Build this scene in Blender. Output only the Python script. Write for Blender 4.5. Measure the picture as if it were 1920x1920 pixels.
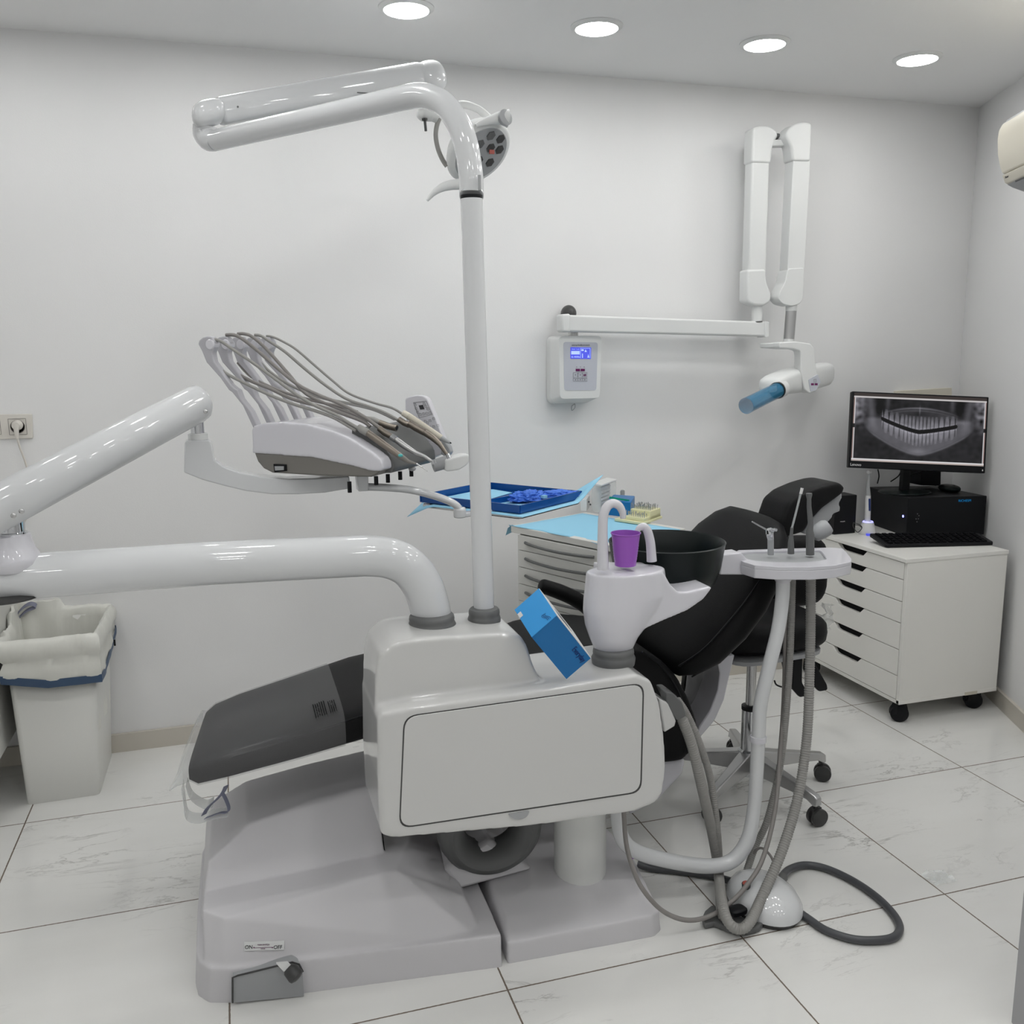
import bpy, bmesh, math, random
from mathutils import Vector, Matrix, noise
random.seed(7)
for o in list(bpy.data.objects): bpy.data.objects.remove(o)
sc = bpy.context.scene
col = sc.collection
V = Vector
# ---------------------------------------------------------------- camera
F = 1722.0; YAW = math.radians(16.97); PIT = math.radians(9.97); ROLL = math.radians(-0.608); H = 1.5
_f = V((math.sin(YAW)*math.cos(PIT), math.cos(YAW)*math.cos(PIT), -math.sin(PIT)))
_r0 = V((math.cos(YAW), -math.sin(YAW), 0)); _u0 = _r0.cross(_f)
_r = math.cos(ROLL)*_r0 + math.sin(ROLL)*_u0; _u = -math.sin(ROLL)*_r0 + math.cos(ROLL)*_u0
CAM = V((0, 0, H))
cd = bpy.data.cameras.new('camera'); cam = bpy.data.objects.new('camera', cd); col.objects.link(cam)
cd.sensor_width = 36; cd.lens = F/1920*36; cd.clip_start = .05
m3 = Matrix((_r, _u, -_f)).transposed()
cam.matrix_world = Matrix.Translation(CAM) @ m3.to_4x4()
sc.camera = cam
# ---------------------------------------------------------------- world, exposure
w = bpy.data.worlds.new('world'); sc.world = w; w.use_nodes = True
w.node_tree.nodes['Background'].inputs[0].default_value = (.9, .95, 1, 1)
w.node_tree.nodes['Background'].inputs[1].default_value = .3
sc.view_settings.view_transform = 'Standard'; sc.view_settings.look = 'None'
sc.view_settings.gamma = 1; sc.view_settings.use_curve_mapping = False
sc.view_settings.exposure = 0.33
LAMP = 33.5          # emission of the ceiling downlights
# ---------------------------------------------------------------- measuring helpers (photo measurements -> room coordinates)
def ray(x, y): return _f + _r*((x-960)/F) - _u*((y-960)/F)
def P(x, y, Y): d = ray(x, y); return CAM + d*(Y/d.y)
def PX(x, y, X): d = ray(x, y); return CAM + d*(X/d.x)
def PZ(x, y, z): d = ray(x, y); return CAM + d*((z-H)/d.z)
def PV(x, y, o, d):
    n = V((-d[1], d[0], 0)); r = ray(x, y); return CAM + r*((V((o[0], o[1], 0))-V((0, 0, 0))).dot(n)/n.dot(r))
def O(pts, Y): return [P(a, b, Y) for a, b in pts]
# ---------------------------------------------------------------- materials
def mat(name, c, rough=.5, metal=0, coat=0, alpha=1, trans=0, emit=None, es=0, bump=0, bscale=60, ior=1.45, spec=.5):
    m = bpy.data.materials.new(name); m.use_nodes = True; nt = m.node_tree
    b = nt.nodes['Principled BSDF']; I = b.inputs
    I['Base Color'].default_value = (*c, 1); I['Roughness'].default_value = rough; I['Metallic'].default_value = metal
    I['Coat Weight'].default_value = coat; I['Coat Roughness'].default_value = .05
    I['Alpha'].default_value = alpha; I['Transmission Weight'].default_value = trans; I['IOR'].default_value = ior
    I['Specular IOR Level'].default_value = spec
    if emit: I['Emission Color'].default_value = (*emit, 1); I['Emission Strength'].default_value = es
    tc = nt.nodes.new('ShaderNodeTexCoord'); nz = nt.nodes.new('ShaderNodeTexNoise'); nz.inputs['Scale'].default_value = bscale
    nt.links.new(tc.outputs['Object'], nz.inputs['Vector'])
    mr = nt.nodes.new('ShaderNodeMapRange'); mr.inputs[3].default_value = max(0, rough-.03); mr.inputs[4].default_value = min(1, rough+.04)
    nt.links.new(nz.outputs[0], mr.inputs[0]); nt.links.new(mr.outputs[0], I['Roughness'])
    if bump:
        bp = nt.nodes.new('ShaderNodeBump'); bp.inputs['Strength'].default_value = bump; bp.inputs['Distance'].default_value = .002
        nt.links.new(nz.outputs[0], bp.inputs['Height']); nt.links.new(bp.outputs[0], I['Normal'])
    return m
M = dict(
 white=mat('glossy_white', (.74, .75, .765), .3, coat=1),
 pole=mat('pole_white', (.66, .672, .685), .38, coat=1),
 unit=mat('unit_white', (.60, .60, .59), .38, coat=1),
 lilac=mat('cool_white', (.66, .655, .70), .38, coat=.8),
 base=mat('base_white', (.63, .62, .64), .48, coat=0),
 matte=mat('matte_white', (.73, .74, .735), .42),
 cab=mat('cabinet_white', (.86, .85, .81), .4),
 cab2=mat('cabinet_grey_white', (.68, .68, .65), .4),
 grey=mat('mid_grey', (.125, .128, .128), .45),
 hose=mat('hose_grey', (.30, .295, .28), .5),
 hose2=mat('hose_taupe', (.25, .235, .225), .42),
 dhose=mat('hose_dark', (.075, .078, .085), .35),
 lgrey=mat('light_grey', (.36, .37, .38), .4),
 taupe=mat('taupe', (.20, .19, .175), .35),
 dark=mat('dark_grey', (.05, .05, .05), .4),
 leather=mat('black_leather', (.0075, .0075, .008), .5, spec=.18, bump=.25, bscale=400),
 black=mat('black_plastic', (.006, .0065, .008), .38, spec=.25),
 blackm=mat('black_matte', (.004, .004, .005), .7, spec=.15),
 bowl=mat('dark_glass', (.0018, .0055, .0055), .32, spec=.3),
 chrome=mat('chrome', (.62, .63, .65), .07, metal=1, bscale=3),
 steel=mat('steel', (.55, .55, .55), .25, metal=1),
 alu=mat('aluminium', (.5, .5, .5), .3, metal=1),
 bronze=mat('bronze_metal', (.25, .22, .19), .33, metal=1, bscale=3),
 ivory=mat('ivory', (.62, .58, .49), .35),
 cream=mat('cream', (.72, .68, .58), .4),
 cream2=mat('socket_cream', (.72, .69, .64), .35),
 yellow=mat('pale_yellow', (.76, .74, .46), .45),
 purple=mat('purple', (.33, .095, .52), .32, coat=.2),
 blue=mat('tray_blue', (.004, .075, .30), .25),
 blue2=mat('box_blue', (.0, .15, .42), .35),
 blue3=mat('box_light_blue', (.04, .33, .75), .3),
 paper=mat('blue_paper', (.30, .62, .82), .7, bump=.3, bscale=30),
 glove=mat('glove_blue', (.06, .19, .72), .55),
 navy=mat('band_navy', (.045, .085, .16), .45),
 navy2=mat('band_grey', (.19, .20, .27), .45),
 bag=mat('bag_white', (.74, .74, .69), .38, bump=.5, bscale=25),
 film=mat('clear_film', (.42, .42, .43), .14, alpha=.20),
 film2=mat('bag_film', (.70, .72, .72), .25, alpha=.35),
 clear=mat('clear_plastic', (.9, .95, .95), .05, alpha=.28),
 cone=mat('blue_clear', (.02, .24, .44), .06, alpha=.42, coat=.5),
 holder=mat('holder_grey', (.47, .465, .50), .35, coat=.6),
 bottle=mat('bottle_white', (.77, .78, .76), .35),
 panel=mat('panel_grey', (.52, .54, .60), .35),
 lcd=mat('lcd_blue', (.05, .07, .5), .3, emit=(.09, .10, .75), es=.5),
 lcdw=mat('lcd_light', (.5, .6, .9), .3, emit=(.35, .5, 1), es=.45),
 mag=mat('magenta', (.13, .004, .09), .4),
 ink=mat('ink', (.03, .03, .035), .5),
 inkg=mat('ink_grey', (.18, .18, .19), .5),
 inkb=mat('ink_blue', (.01, .03, .16), .5),
 cyan=mat('cyan_mark', (.0, .16, .42), .5, emit=(.0, .25, .6), es=.25),
 teal=mat('teal', (.1, .5, .5), .3),
 red=mat('red_button', (.38, .08, .06), .4),
 baseb=mat('baseboard', (.60, .565, .50), .35),
 green=mat('green', (.0, .3, .2), .4),
 led=mat('blue_led', (.3, .3, 1), .3, emit=(.25, .28, 1), es=3),
 ledg=mat('ring_glow', (.5, .5, 1), .3, emit=(.35, .35, 1), es=1.1),
 door=mat('door_grey', (.42, .42, .43), .5),
 lamp=mat('lamp_diffuser', (1, 1, 1), .5, emit=(1, 1, .985), es=LAMP),
 whitep=mat('white_print', (.7, .7, .7), .5),
)
def wallmat(name, c):
    m = mat(name, c, .62, bump=.12, bscale=260, spec=.3); return m
M['wall'] = wallmat('wall_paint', (.82, .82, .82)); M['ceil'] = wallmat('ceiling_paint', (.84, .84, .84))
# floor: marble look tiles
def floor_mat():
    m = bpy.data.materials.new('marble_tiles'); m.use_nodes = True; nt = m.node_tree; N = nt.nodes; L = nt.links
    b = N['Principled BSDF']; b.inputs['Roughness'].default_value = .13
    tc = N.new('ShaderNodeTexCoord'); sx = N.new('ShaderNodeSeparateXYZ'); L.new(tc.outputs['Object'], sx.inputs[0])
    def mt(op, a, bb=None, c=None):
        n = N.new('ShaderNodeMath'); n.operation = op
        for i, v in enumerate((a, bb, c)):
            if v is None: continue
            if isinstance(v, (int, float)): n.inputs[i].default_value = v
            else: L.new(v, n.inputs[i])
        return n.outputs[0]
    tx = mt('DIVIDE', mt('ADD', sx.outputs[0], .084+6.34), .634); ty = mt('DIVIDE', mt('ADD', sx.outputs[1], 6.24-.052), .6205)
    def edge(t, s):
        f = mt('FRACT', t); e = mt('MINIMUM', f, mt('SUBTRACT', 1, f)); return mt('MULTIPLY', e, s)
    d = mt('MINIMUM', edge(tx, .634), edge(ty, .6205))
    wn = N.new('ShaderNodeTexNoise'); wn.inputs['Scale'].default_value = 120; L.new(tc.outputs['Object'], wn.inputs[0])
    gr = mt('LESS_THAN', mt('ADD', d, mt('MULTIPLY', mt('SUBTRACT', wn.outputs[0], .5), .0016)), .0021)
    # per tile offset so that veins break at the joints
    cx = mt('FLOOR', tx); cy = mt('FLOOR', ty)
    cmb = N.new('ShaderNodeCombineXYZ'); L.new(mt('MULTIPLY', cx, 3.7), cmb.inputs[0]); L.new(mt('MULTIPLY', cy, 5.3), cmb.inputs[1]); L.new(mt('MULTIPLY', mt('ADD', cx, cy), 1.9), cmb.inputs[2])
    va = N.new('ShaderNodeVectorMath'); va.operation = 'ADD'; L.new(tc.outputs['Object'], va.inputs[0]); L.new(cmb.outputs[0], va.inputs[1])
    mp = N.new('ShaderNodeMapping'); mp.inputs['Rotation'].default_value = (0, 0, .55); mp.inputs['Scale'].default_value = (1.3, 4.2, 1); L.new(va.outputs[0], mp.inputs[0])
    def vein(scale, dist, w, seed):
        n = N.new('ShaderNodeTexNoise'); n.inputs['Scale'].default_value = scale; n.inputs['Detail'].default_value = 7; n.inputs['Roughness'].default_value = .62
        n.inputs['Distortion'].default_value = dist
        a2 = N.new('ShaderNodeVectorMath'); a2.operation = 'ADD'; a2.inputs[1].default_value = (seed, seed*2, 0); L.new(mp.outputs[0], a2.inputs[0]); L.new(a2.outputs[0], n.inputs[0])
        e = mt('ABSOLUTE', mt('SUBTRACT', n.outputs[0], .5)); r = N.new('ShaderNodeMapRange'); r.inputs[1].default_value = 0; r.inputs[2].default_value = w; r.inputs[3].default_value = 1; r.inputs[4].default_value = 0
        L.new(e, r.inputs[0]); return r.outputs[0]
    msk = N.new('ShaderNodeTexNoise'); msk.inputs['Scale'].default_value = 2.6; msk.inputs['Detail'].default_value = 3; L.new(va.outputs[0], msk.inputs[0])
    mk = N.new('ShaderNodeMapRange'); mk.inputs[1].default_value = .50; mk.inputs[2].default_value = .68; L.new(msk.outputs[0], mk.inputs[0])
    v = mt('MULTIPLY', mt('ADD', mt('MULTIPLY', vein(1.25, .5, .013, 3), .75), mt('MULTIPLY', vein(2.6, .8, .01, 11), .35)), mk.outputs[0])
    cl = N.new('ShaderNodeTexNoise'); cl.inputs['Scale'].default_value = 2.2; cl.inputs['Detail'].default_value = 4; L.new(mp.outputs[0], cl.inputs[0])
    c1 = N.new('ShaderNodeMixRGB'); c1.inputs[1].default_value = (.76, .755, .73, 1); c1.inputs[2].default_value = (.83, .83, .81, 1); L.new(cl.outputs[0], c1.inputs[0])
    c2 = N.new('ShaderNodeMixRGB'); c2.inputs[2].default_value = (.20, .19, .175, 1); L.new(c1.outputs[0], c2.inputs[1]); L.new(mt('MINIMUM', mt('MULTIPLY', v, .85), 1), c2.inputs[0])
    c3 = N.new('ShaderNodeMixRGB'); c3.inputs[2].default_value = (.17, .135, .105, 1); L.new(c2.outputs[0], c3.inputs[1]); L.new(gr, c3.inputs[0])
    L.new(c3.outputs[0], b.inputs['Base Color'])
    L.new(mt('ADD', mt('MULTIPLY', gr, .5), .07), b.inputs['Roughness'])
    return m
M['floor'] = floor_mat()
# ---------------------------------------------------------------- mesh helpers
def obj(name, bm, m, parent=None, smooth=35, mods=None):
    me = bpy.data.meshes.new(name); bmesh.ops.recalc_face_normals(bm, faces=bm.faces[:]) ; bm.to_mesh(me); bm.free()
    me.materials.append(M[m] if isinstance(m, str) else m)
    if smooth:
        for p in me.polygons: p.use_smooth = True
        if smooth < 180: me.set_sharp_from_angle(angle=math.radians(smooth))
    o = bpy.data.objects.new(name, me); col.objects.link(o)
    if parent is not None: attach(o, parent)
    return o
def root_of(o):
    while o.parent: o = o.parent
    return o
def attach(o, parent):
    o.parent = parent; r = root_of(parent)
    if r.type == 'EMPTY': o.data.transform(Matrix.Translation(-r.location))
def tag(o, label=None, cat=None, group=None, kind=None):
    if label: o['label'] = label
    if cat: o['category'] = cat
    if group: o['group'] = group
    if kind: o['kind'] = kind
    return o
def thing(name, loc, label, cat, group=None):
    o = bpy.data.objects.new(name, None); o.location = loc; o.empty_display_size = .05; col.objects.link(o)
    return tag(o, label, cat, group)
def blob(o, vox=.006, it=10):
    r = o.modifiers.new('remesh', 'REMESH'); r.mode = 'VOXEL'; r.voxel_size = vox; r.use_smooth_shade = True
    s = o.modifiers.new('smooth', 'SMOOTH'); s.factor = .6; s.iterations = it
    return o
def bev(o, w=.003, seg=2, ang=35):
    b = o.modifiers.new('bevel', 'BEVEL'); b.width = w; b.segments = seg; b.limit_method = 'ANGLE'; b.angle_limit = math.radians(ang); b.use_clamp_overlap = True
    return o
def B(): return bmesh.new()
def face(bm, pts): return bm.faces.new([bm.verts.new(p) for p in pts])
def box(bm, c, s, R=None):
    c = V(c); vs = []
    for i in (-1, 1):
        for j in (-1, 1):
            for k in (-1, 1):
                p = V((i*s[0]/2, j*s[1]/2, k*s[2]/2))
                if R: p = R @ p
                vs.append(bm.verts.new(c+p))
    for f in ((0, 1, 3, 2), (4, 6, 7, 5), (0, 4, 5, 1), (2, 3, 7, 6), (0, 2, 6, 4), (1, 5, 7, 3)): bm.faces.new([vs[i] for i in f])
    return vs
def prism(bm, pts, vec):
    vec = V(vec); a = [bm.verts.new(p) for p in pts]; b = [bm.verts.new(V(p)+vec) for p in pts]; n = len(a)
    f1 = bm.faces.new(a); f2 = bm.faces.new(b[::-1])
    for i in range(n): bm.faces.new((a[i], b[i], b[(i+1) % n], a[(i+1) % n]))
    return f1
def hull(bm, pts):
    vs = [bm.verts.new(p) for p in pts]; r = bmesh.ops.convex_hull(bm, input=vs)
    bmesh.ops.delete(bm, geom=[g for g in r['geom_interior'] if isinstance(g, bmesh.types.BMVert)], context='VERTS')
def loft(bm, rings, cap=True, close=False):
    R = [[bm.verts.new(p) for p in r] for r in rings]; n = len(R[0])
    rng = range(len(R)) if close else range(len(R)-1)
    for i in rng:
        a = R[i]; b = R[(i+1) % len(R)]
        for j in range(n): bm.faces.new((a[j], a[(j+1) % n], b[(j+1) % n], b[j]))
    if cap and not close: bm.faces.new(R[0][::-1]); bm.faces.new(R[-1])
    return R
def cr(pts, sub=8):
    pts = [V(p) for p in pts]
    if len(pts) < 3: return [pts[0].lerp(pts[-1], i/sub) for i in range(sub+1)]
    out = []
    for i in range(len(pts)-1):
        p0 = pts[max(i-1, 0)]; p1 = pts[i]; p2 = pts[i+1]; p3 = pts[min(i+2, len(pts)-1)]
        for k in range(sub):
            t = k/sub
            out.append(.5*((2*p1)+(p2-p0)*t+(2*p0-5*p1+4*p2-p3)*t*t+(3*p1-p0-3*p2+p3)*t**3))
    out.append(pts[-1]); return out
def tube(bm, pts, r, n=14, cap=True, sq=None):
    """sweep; r number or list; sq=(a,b) gives an elliptical section"""
    pts = [V(p) for p in pts]; k = len(pts)
    if not isinstance(r, (list, tuple)): r = [r]*k
    elif len(r) != k: r = [r[0]+(r[-1]-r[0])*i/(k-1) if len(r) == 2 else r[min(int(i/(k-1)*(len(r)-1)), len(r)-2)]*(1-((i/(k-1)*(len(r)-1)) % 1 if i < k-1 else 1))+r[min(int(i/(k-1)*(len(r)-1)), len(r)-2)+1]*((i/(k-1)*(len(r)-1)) % 1 if i < k-1 else 1) for i in range(k)]
    t0 = (pts[1]-pts[0]).normalized(); up = V((0, 0, 1)) if abs(t0.z) < .9 else V((0, 1, 0))
    nrm = (up-t0*up.dot(t0)).normalized(); rings = []
    for i, p in enumerate(pts):
        t = (pts[min(i+1, k-1)]-pts[max(i-1, 0)]).normalized()
        nrm = (nrm-t*nrm.dot(t)).normalized(); bn = t.cross(nrm); a, b = sq or (1, 1)
        rings.append([p+r[i]*(nrm*math.cos(2*math.pi*j/n)*a+bn*math.sin(2*math.pi*j/n)*b) for j in range(n)])
    loft(bm, rings, cap)
def ctube(bm, pts, r, pitch=.0065, amp=.09, n=12, steps=4):
    p = cr(pts, 12); L = [0]
    for i in range(1, len(p)): L.append(L[-1]+(p[i]-p[i-1]).length)
    N = int(L[-1]/pitch*steps); out = []; rr = []; j = 0
    for i in range(N+1):
        s = L[-1]*i/N
        while j < len(L)-2 and L[j+1] < s: j += 1
        t = (s-L[j])/max(L[j+1]-L[j], 1e-9); out.append(p[j].lerp(p[j+1], t)); rr.append(r*(1+amp*math.cos(2*math.pi*i/steps)))
    tube(bm, out, rr, n)
def lathe(bm, prof, o=(0, 0, 0), ax=(0, 0, 1), n=28, sx=1, sy=1, cap=True):
    o = V(o); ax = V(ax).normalized(); a = V((1, 0, 0)) if abs(ax.x) < .9 else V((0, 1, 0))
    a = (a-ax*a.dot(ax)).normalized(); b = ax.cross(a)
    loft(bm, [[o+ax*h+a*(max(r, 1e-4)*sx*math.cos(2*math.pi*j/n))+b*(max(r, 1e-4)*sy*math.sin(2*math.pi*j/n)) for j in range(n)] for r, h in prof], cap)
def ell(bm, c, ax, n=20, m=12, pw=1):
    """superellipsoid; ax three half-axis vectors"""
    rings = []
    sg = lambda v, e: math.copysign(abs(v)**e, v)
    for i in range(m+1):
        ph = -math.pi/2+math.pi*(i if 0 < i < m else (i+(.02 if i == 0 else -.02)))/m
        rings.append([V(c)+ax[0]*(sg(math.cos(ph), pw)*sg(math.cos(2*math.pi*j/n), pw))+ax[1]*(sg(math.cos(ph), pw)*sg(math.sin(2*math.pi*j/n), pw))+ax[2]*sg(math.sin(ph), pw) for j in range(n)])
    loft(bm, rings)
def rrect(w, h, r, n=5):
    out = []
    for cx, cy, a0 in ((w/2-r, h/2-r, 0), (-w/2+r, h/2-r, 90), (-w/2+r, -h/2+r, 180), (w/2-r, -h/2+r, 270)):
        for i in range(n+1):
            a = math.radians(a0+90*i/n); out.append((cx+r*math.cos(a), cy+r*math.sin(a)))
    return out
def rpoly(pts, r, n=5):
    """round the corners of a 3D polygon"""
    out = []; k = len(pts)
    for i in range(k):
        p = V(pts[i]); a = V(pts[i-1])-p; b = V(pts[(i+1) % k])-p; d = min(r, a.length*.45, b.length*.45)
        A = p+a.normalized()*d; Bq = p+b.normalized()*d
        for j in range(n+1):
            t = j/n; out.append((1-t)**2*A+2*t*(1-t)*p+t*t*Bq)
    return out
def text(name, s, size, loc, xd, yd, m, parent, th=.0004, width=None):
    cu = bpy.data.curves.new(name, 'FONT'); cu.body = s; cu.size = size; cu.extrude = th; cu.align_x = 'CENTER'; cu.align_y = 'CENTER'
    t = bpy.data.objects.new('tmp', cu); col.objects.link(t); bpy.context.view_layer.update()
    me = bpy.data.meshes.new_from_object(t.evaluated_get(bpy.context.evaluated_depsgraph_get()))
    bpy.data.objects.remove(t); xd = V(xd).normalized(); yd = V(yd).normalized(); zd = xd.cross(yd)
    k = 1
    if width:
        xs = [v.co.x for v in me.vertices]; k = width/max(max(xs)-min(xs), 1e-6)
    R = Matrix((xd*k, yd, zd)).transposed().to_4x4(); R.translation = V(loc); me.transform(R)
    me.materials.clear(); me.materials.append(M[m]); me.name = name
    o = bpy.data.objects.new(name, me); col.objects.link(o); attach(o, parent)
    return o
def struct(name, bm, m, **k): return tag(obj(name, bm, m, None, **k), kind='structure')
def dup(root, loc, label=None, rot=0):
    r = root.copy(); col.objects.link(r); r.location = loc; r.rotation_euler = (0, 0, rot)
    if label: r['label'] = label
    for ch in list(root.children):
        c = ch.copy(); col.objects.link(c); c.parent = r
        for g in ch.children:
            d = g.copy(); col.objects.link(d); d.parent = c
    return r
# ================================================================ THE ROOM
WY = 3.62; CX = 3.355; CH = 2.57; WS = .456
def wallx(y): return CX-WS*(WY-y)
T = .1
bm = B(); box(bm, (1.1, 1.0, -T/2), (7.4, 6.2, T)); fl = struct('floor', bm, 'floor', smooth=0)
bm = B(); box(bm, (1.1, 1.0, CH+T/2), (7.4, 6.2, T)); struct('ceiling', bm, 'ceil', smooth=0)
bm = B(); box(bm, (.85, WY+T/2, CH/2), (5.5, T, CH)); struct('wall_back', bm, 'wall', smooth=0)
bm = B(); y0 = -1.6
prism(bm, [(CX, WY, 0), (wallx(.9), .9, 0), (wallx(.9)+T, .9, 0), (CX+T, WY, 0)], (0, 0, CH)); struct('wall_right', bm, 'wall', smooth=0)
bm = B(); box(bm, (-1.65, 1.0, CH/2), (T, 5.4, CH)); struct('wall_left', bm, 'wall', smooth=0)
bm = B(); box(bm, (1.2, -1.65, CH/2), (6, T, CH)); struct('wall_front', bm, 'wall', smooth=0)
bm = B(); box(bm, (4.0, -.4, CH/2), (T, 2.6, CH)); box(bm, (3.1, .87, CH/2), (1.9, .06, CH)); struct('wall_side', bm, 'wall', smooth=0)
# grey door leaf whose edge crosses the lower right corner of the view
bm = B(); prism(bm, [(1.594, 1.426, 0.004), (2.19, 1.27, .004), (2.18, 1.23, .004), (1.588, 1.386, .004)], (0, 0, 2.1)); d = struct('door_1', bm, 'door', smooth=0)
bm = B(); box(bm, (.85, WY-.008, .036), (5.1, .014, .072)); struct('baseboard_back', bm, 'baseb', smooth=0)
bm = B(); dn = V((-WS, -1, 0)).normalized(); nn = V((-1, WS, 0)).normalized()
a = V((CX, WY, 0)); b_ = V((wallx(.95), .95, 0)); prism(bm, [a, b_, b_+nn*.014, a+nn*.014], (0, 0, .072)); struct('baseboard_right', bm, 'baseb', smooth=0)
# ceiling downlights
LN = ['leftmost ceiling light', 'second ceiling light from the left', 'third ceiling light from the left', 'ceiling light nearest the right wall']
cl = thing('ceiling_light', (.611, 3.088, CH), 'round glowing recessed downlight, leftmost of the ceiling row in view', 'ceiling light', 'round recessed downlights')
bm = B(); lathe(bm, [(.072, -.0105), (.078, -.008), (.088, -.003), (.0885, 0)], (.611, 3.088, CH), n=40, cap=False); obj('frame', bm, 'matte', cl)
bm = B(); lathe(bm, [(.0715, -.0095), (.0715, -.004)], (.611, 3.088, CH), n=40); obj('diffuser', bm, 'lamp', cl)
lab = ['round glowing recessed downlight, second from the left in the ceiling row', 'round glowing recessed downlight, third from the left in the ceiling row', 'round glowing recessed downlight, nearest to the right wall']
for i, x in enumerate((1.258, 1.902, 2.558)): dup(cl, (x, 3.088, CH), lab[i])
for x in (-.035, -.68): dup(cl, (x, 3.088, CH), 'unseen round recessed downlight continuing the ceiling row left of the view')
for x, y in ((-.9, 2.2), (.1, 2.2), (1.2, 2.25), (1.85, 2.3), (2.2, 2.3), (2.48, 2.12), (-.9, 1.25), (0, 1.25), (.7, 1.25), (1.3, 1.4), (1.75, 1.5), (2.05, 1.3), (-.9, .35), (0, .35), (.8, .35), (1.4, .35), (2.0, .35), (2.8, .35), (-.9, -.55), (0, -.55), (.8, -.55), (1.6, -.55), (2.4, -.55), (3.2, -.55)):  # unseen lamps added to brighten the room, denser towards the right
    dup(cl, (x, y, CH), 'unseen round downlight added for fill light nearer to the camera')
# left wall unit
bm = B(); zl = PX(22, 1385, -.785).z
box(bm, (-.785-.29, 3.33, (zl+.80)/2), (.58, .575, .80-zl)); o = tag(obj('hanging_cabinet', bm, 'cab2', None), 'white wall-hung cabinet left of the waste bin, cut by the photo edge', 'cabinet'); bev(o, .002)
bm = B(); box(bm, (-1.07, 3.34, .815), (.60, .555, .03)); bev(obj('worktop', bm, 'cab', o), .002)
# socket
s = thing('wall_socket', (-.76, WY, 1.25), 'cream double wall socket plate with a plug in its right outlet', 'socket')
q = [P(-60, 778, WY-.008), P(60, 776, WY-.008), P(62, 822, WY-.008), P(-60, 825, WY-.008)]
bm = B(); prism(bm, rpoly(q, .006), (0, .0075, 0)); bev(obj('plate', bm, 'cream2', s), .0015)
bm = B(); c = P(33, 800, WY-.009); lathe(bm, [(.021, 0), (.0225, .002), (.0235, .002), (.0235, 0)], c+V((0, .0005, 0)), (0, -1, 0), n=32); obj('outlet_ring', bm, 'taupe', s)
for cx_, nme in ((33, 'outlet_frame'), (-16, 'outlet_frame')):
    bm = B(); c2 = P(cx_, 800, WY-.0085)
    for sx_, sz_, w_, h_ in ((0, 1, .056, .0012), (0, -1, .056, .0012), (1, 0, .0012, .056), (-1, 0, .0012, .056)): box(bm, c2+V((sx_*.028, 0, sz_*.028)), (w_, .002, h_))
    obj(nme, bm, 'taupe', s)
s = thing('power_plug', P(33, 800, WY-.03), 'cream power plug in the wall socket with its cord hanging behind the arm', 'plug')
bm = B(); c = P(33, 797, WY-.012); lathe(bm, [(.018, 0), (.018, .012), (.013, .02), (.012, .034)], c, (0, -1, 0), n=18); tube(bm, [c+V((0, -.026, .004)), c+V((0, -.03, -.02)), c+V((0, -.028, -.045))], [.011, .008, .0055], 12); obj('plug_body', bm, 'cream2', s)
bm = B(); tube(bm, cr([c+V((0, -.028, -.04)), P(37, 838, WY-.03), P(48, 868, WY-.02), P(55, 900, WY-.015), P(53, 960, WY-.015), P(40, 985, WY-.015), P(20, 1010, WY-.012)]), .0035, 10); obj('cord', bm, 'cream2', s)
# outlet box behind the monitor
bm = B(); q = [P(1683, 733, WY-.03), P(1785, 727, WY-.03), P(1785, 775, WY-.03), P(1683, 778, WY-.03)]; prism(bm, rpoly(q, .005), (0, .029, 0)); bev(tag(obj('socket_box', bm, 'cream', None), 'cream socket box on the back wall behind the top of the monitor', 'socket box'), .002)
# air conditioner on the right wall
ye = 2.62; e0 = V((wallx(ye), ye, 0)); wd = dn
ac = thing('air_conditioner', (e0.x, e0.y, 2.0), 'cream air conditioner high on the right wall, cut by the photo edge', 'air conditioner')
def ACp(x, y): # plane across the wall at the unit's far end
    return PV(x, y, e0, nn)
prof = [(1879, 233), (1872, 246), (1869.5, 262), (1870, 290), (1874, 312), (1879, 327)]
pr_ = [ACp(*p) for p in prof]
topz = ACp(1920, 195).z; bz = pr_[-1].z
def onw(z, off): return V((e0.x, e0.y, z))+nn*off
bk = [onw(bz-.02, .002), onw(topz+.012, .002), onw(topz+.012, .12)]
bm = B(); prism(bm, [*pr_, *bk], wd*.8); bev(obj('casing', bm, 'cream', ac), .006, 3)
bm = B(); a1 = pr_[-1]; lip = [a1+V((0, 0, -.003)), ACp(1884, 343), ACp(1887, 345), onw(bz-.06, .13), onw(bz-.05, .003), onw(bz-.021, .003)]; prism(bm, lip, wd*.8); bev(obj('lower_lip', bm, 'cream', ac), .002)
bm = B(); prism(bm, [ACp(1887, 346), ACp(1898, 352), ACp(1920, 360), onw(bz-.085, .05), onw(bz-.06, .05)], wd*.8+V((0, 0, 0))); bev(obj('outlet_flap', bm, 'lgrey', ac), .003)
bm = B(); q0 = ACp(1896, 338)+wd*.0; box(bm, ACp(1890, 344.5)+wd*.25+nn*.001, (.004, .36, .012), Matrix.Rotation(math.atan2(wd.y, wd.x)-math.pi/2, 3, 'Z')); obj('air_slot', bm, 'black', ac)
bm = B(); prism(bm, [ACp(1878, 239)+wd*.02+nn*.001, ACp(1884, 228)+wd*.02+nn*.001, ACp(1884, 228)+wd*.02-nn*.01, ACp(1878, 239)+wd*.02-nn*.01], wd*.7); obj('intake_grille', bm, 'lgrey', ac)
text('brand_print', 'Power', .012, ACp(1882.5, 335)+wd*.035+nn*.004, wd, (0, 0, 1), 'ink', ac)
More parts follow.
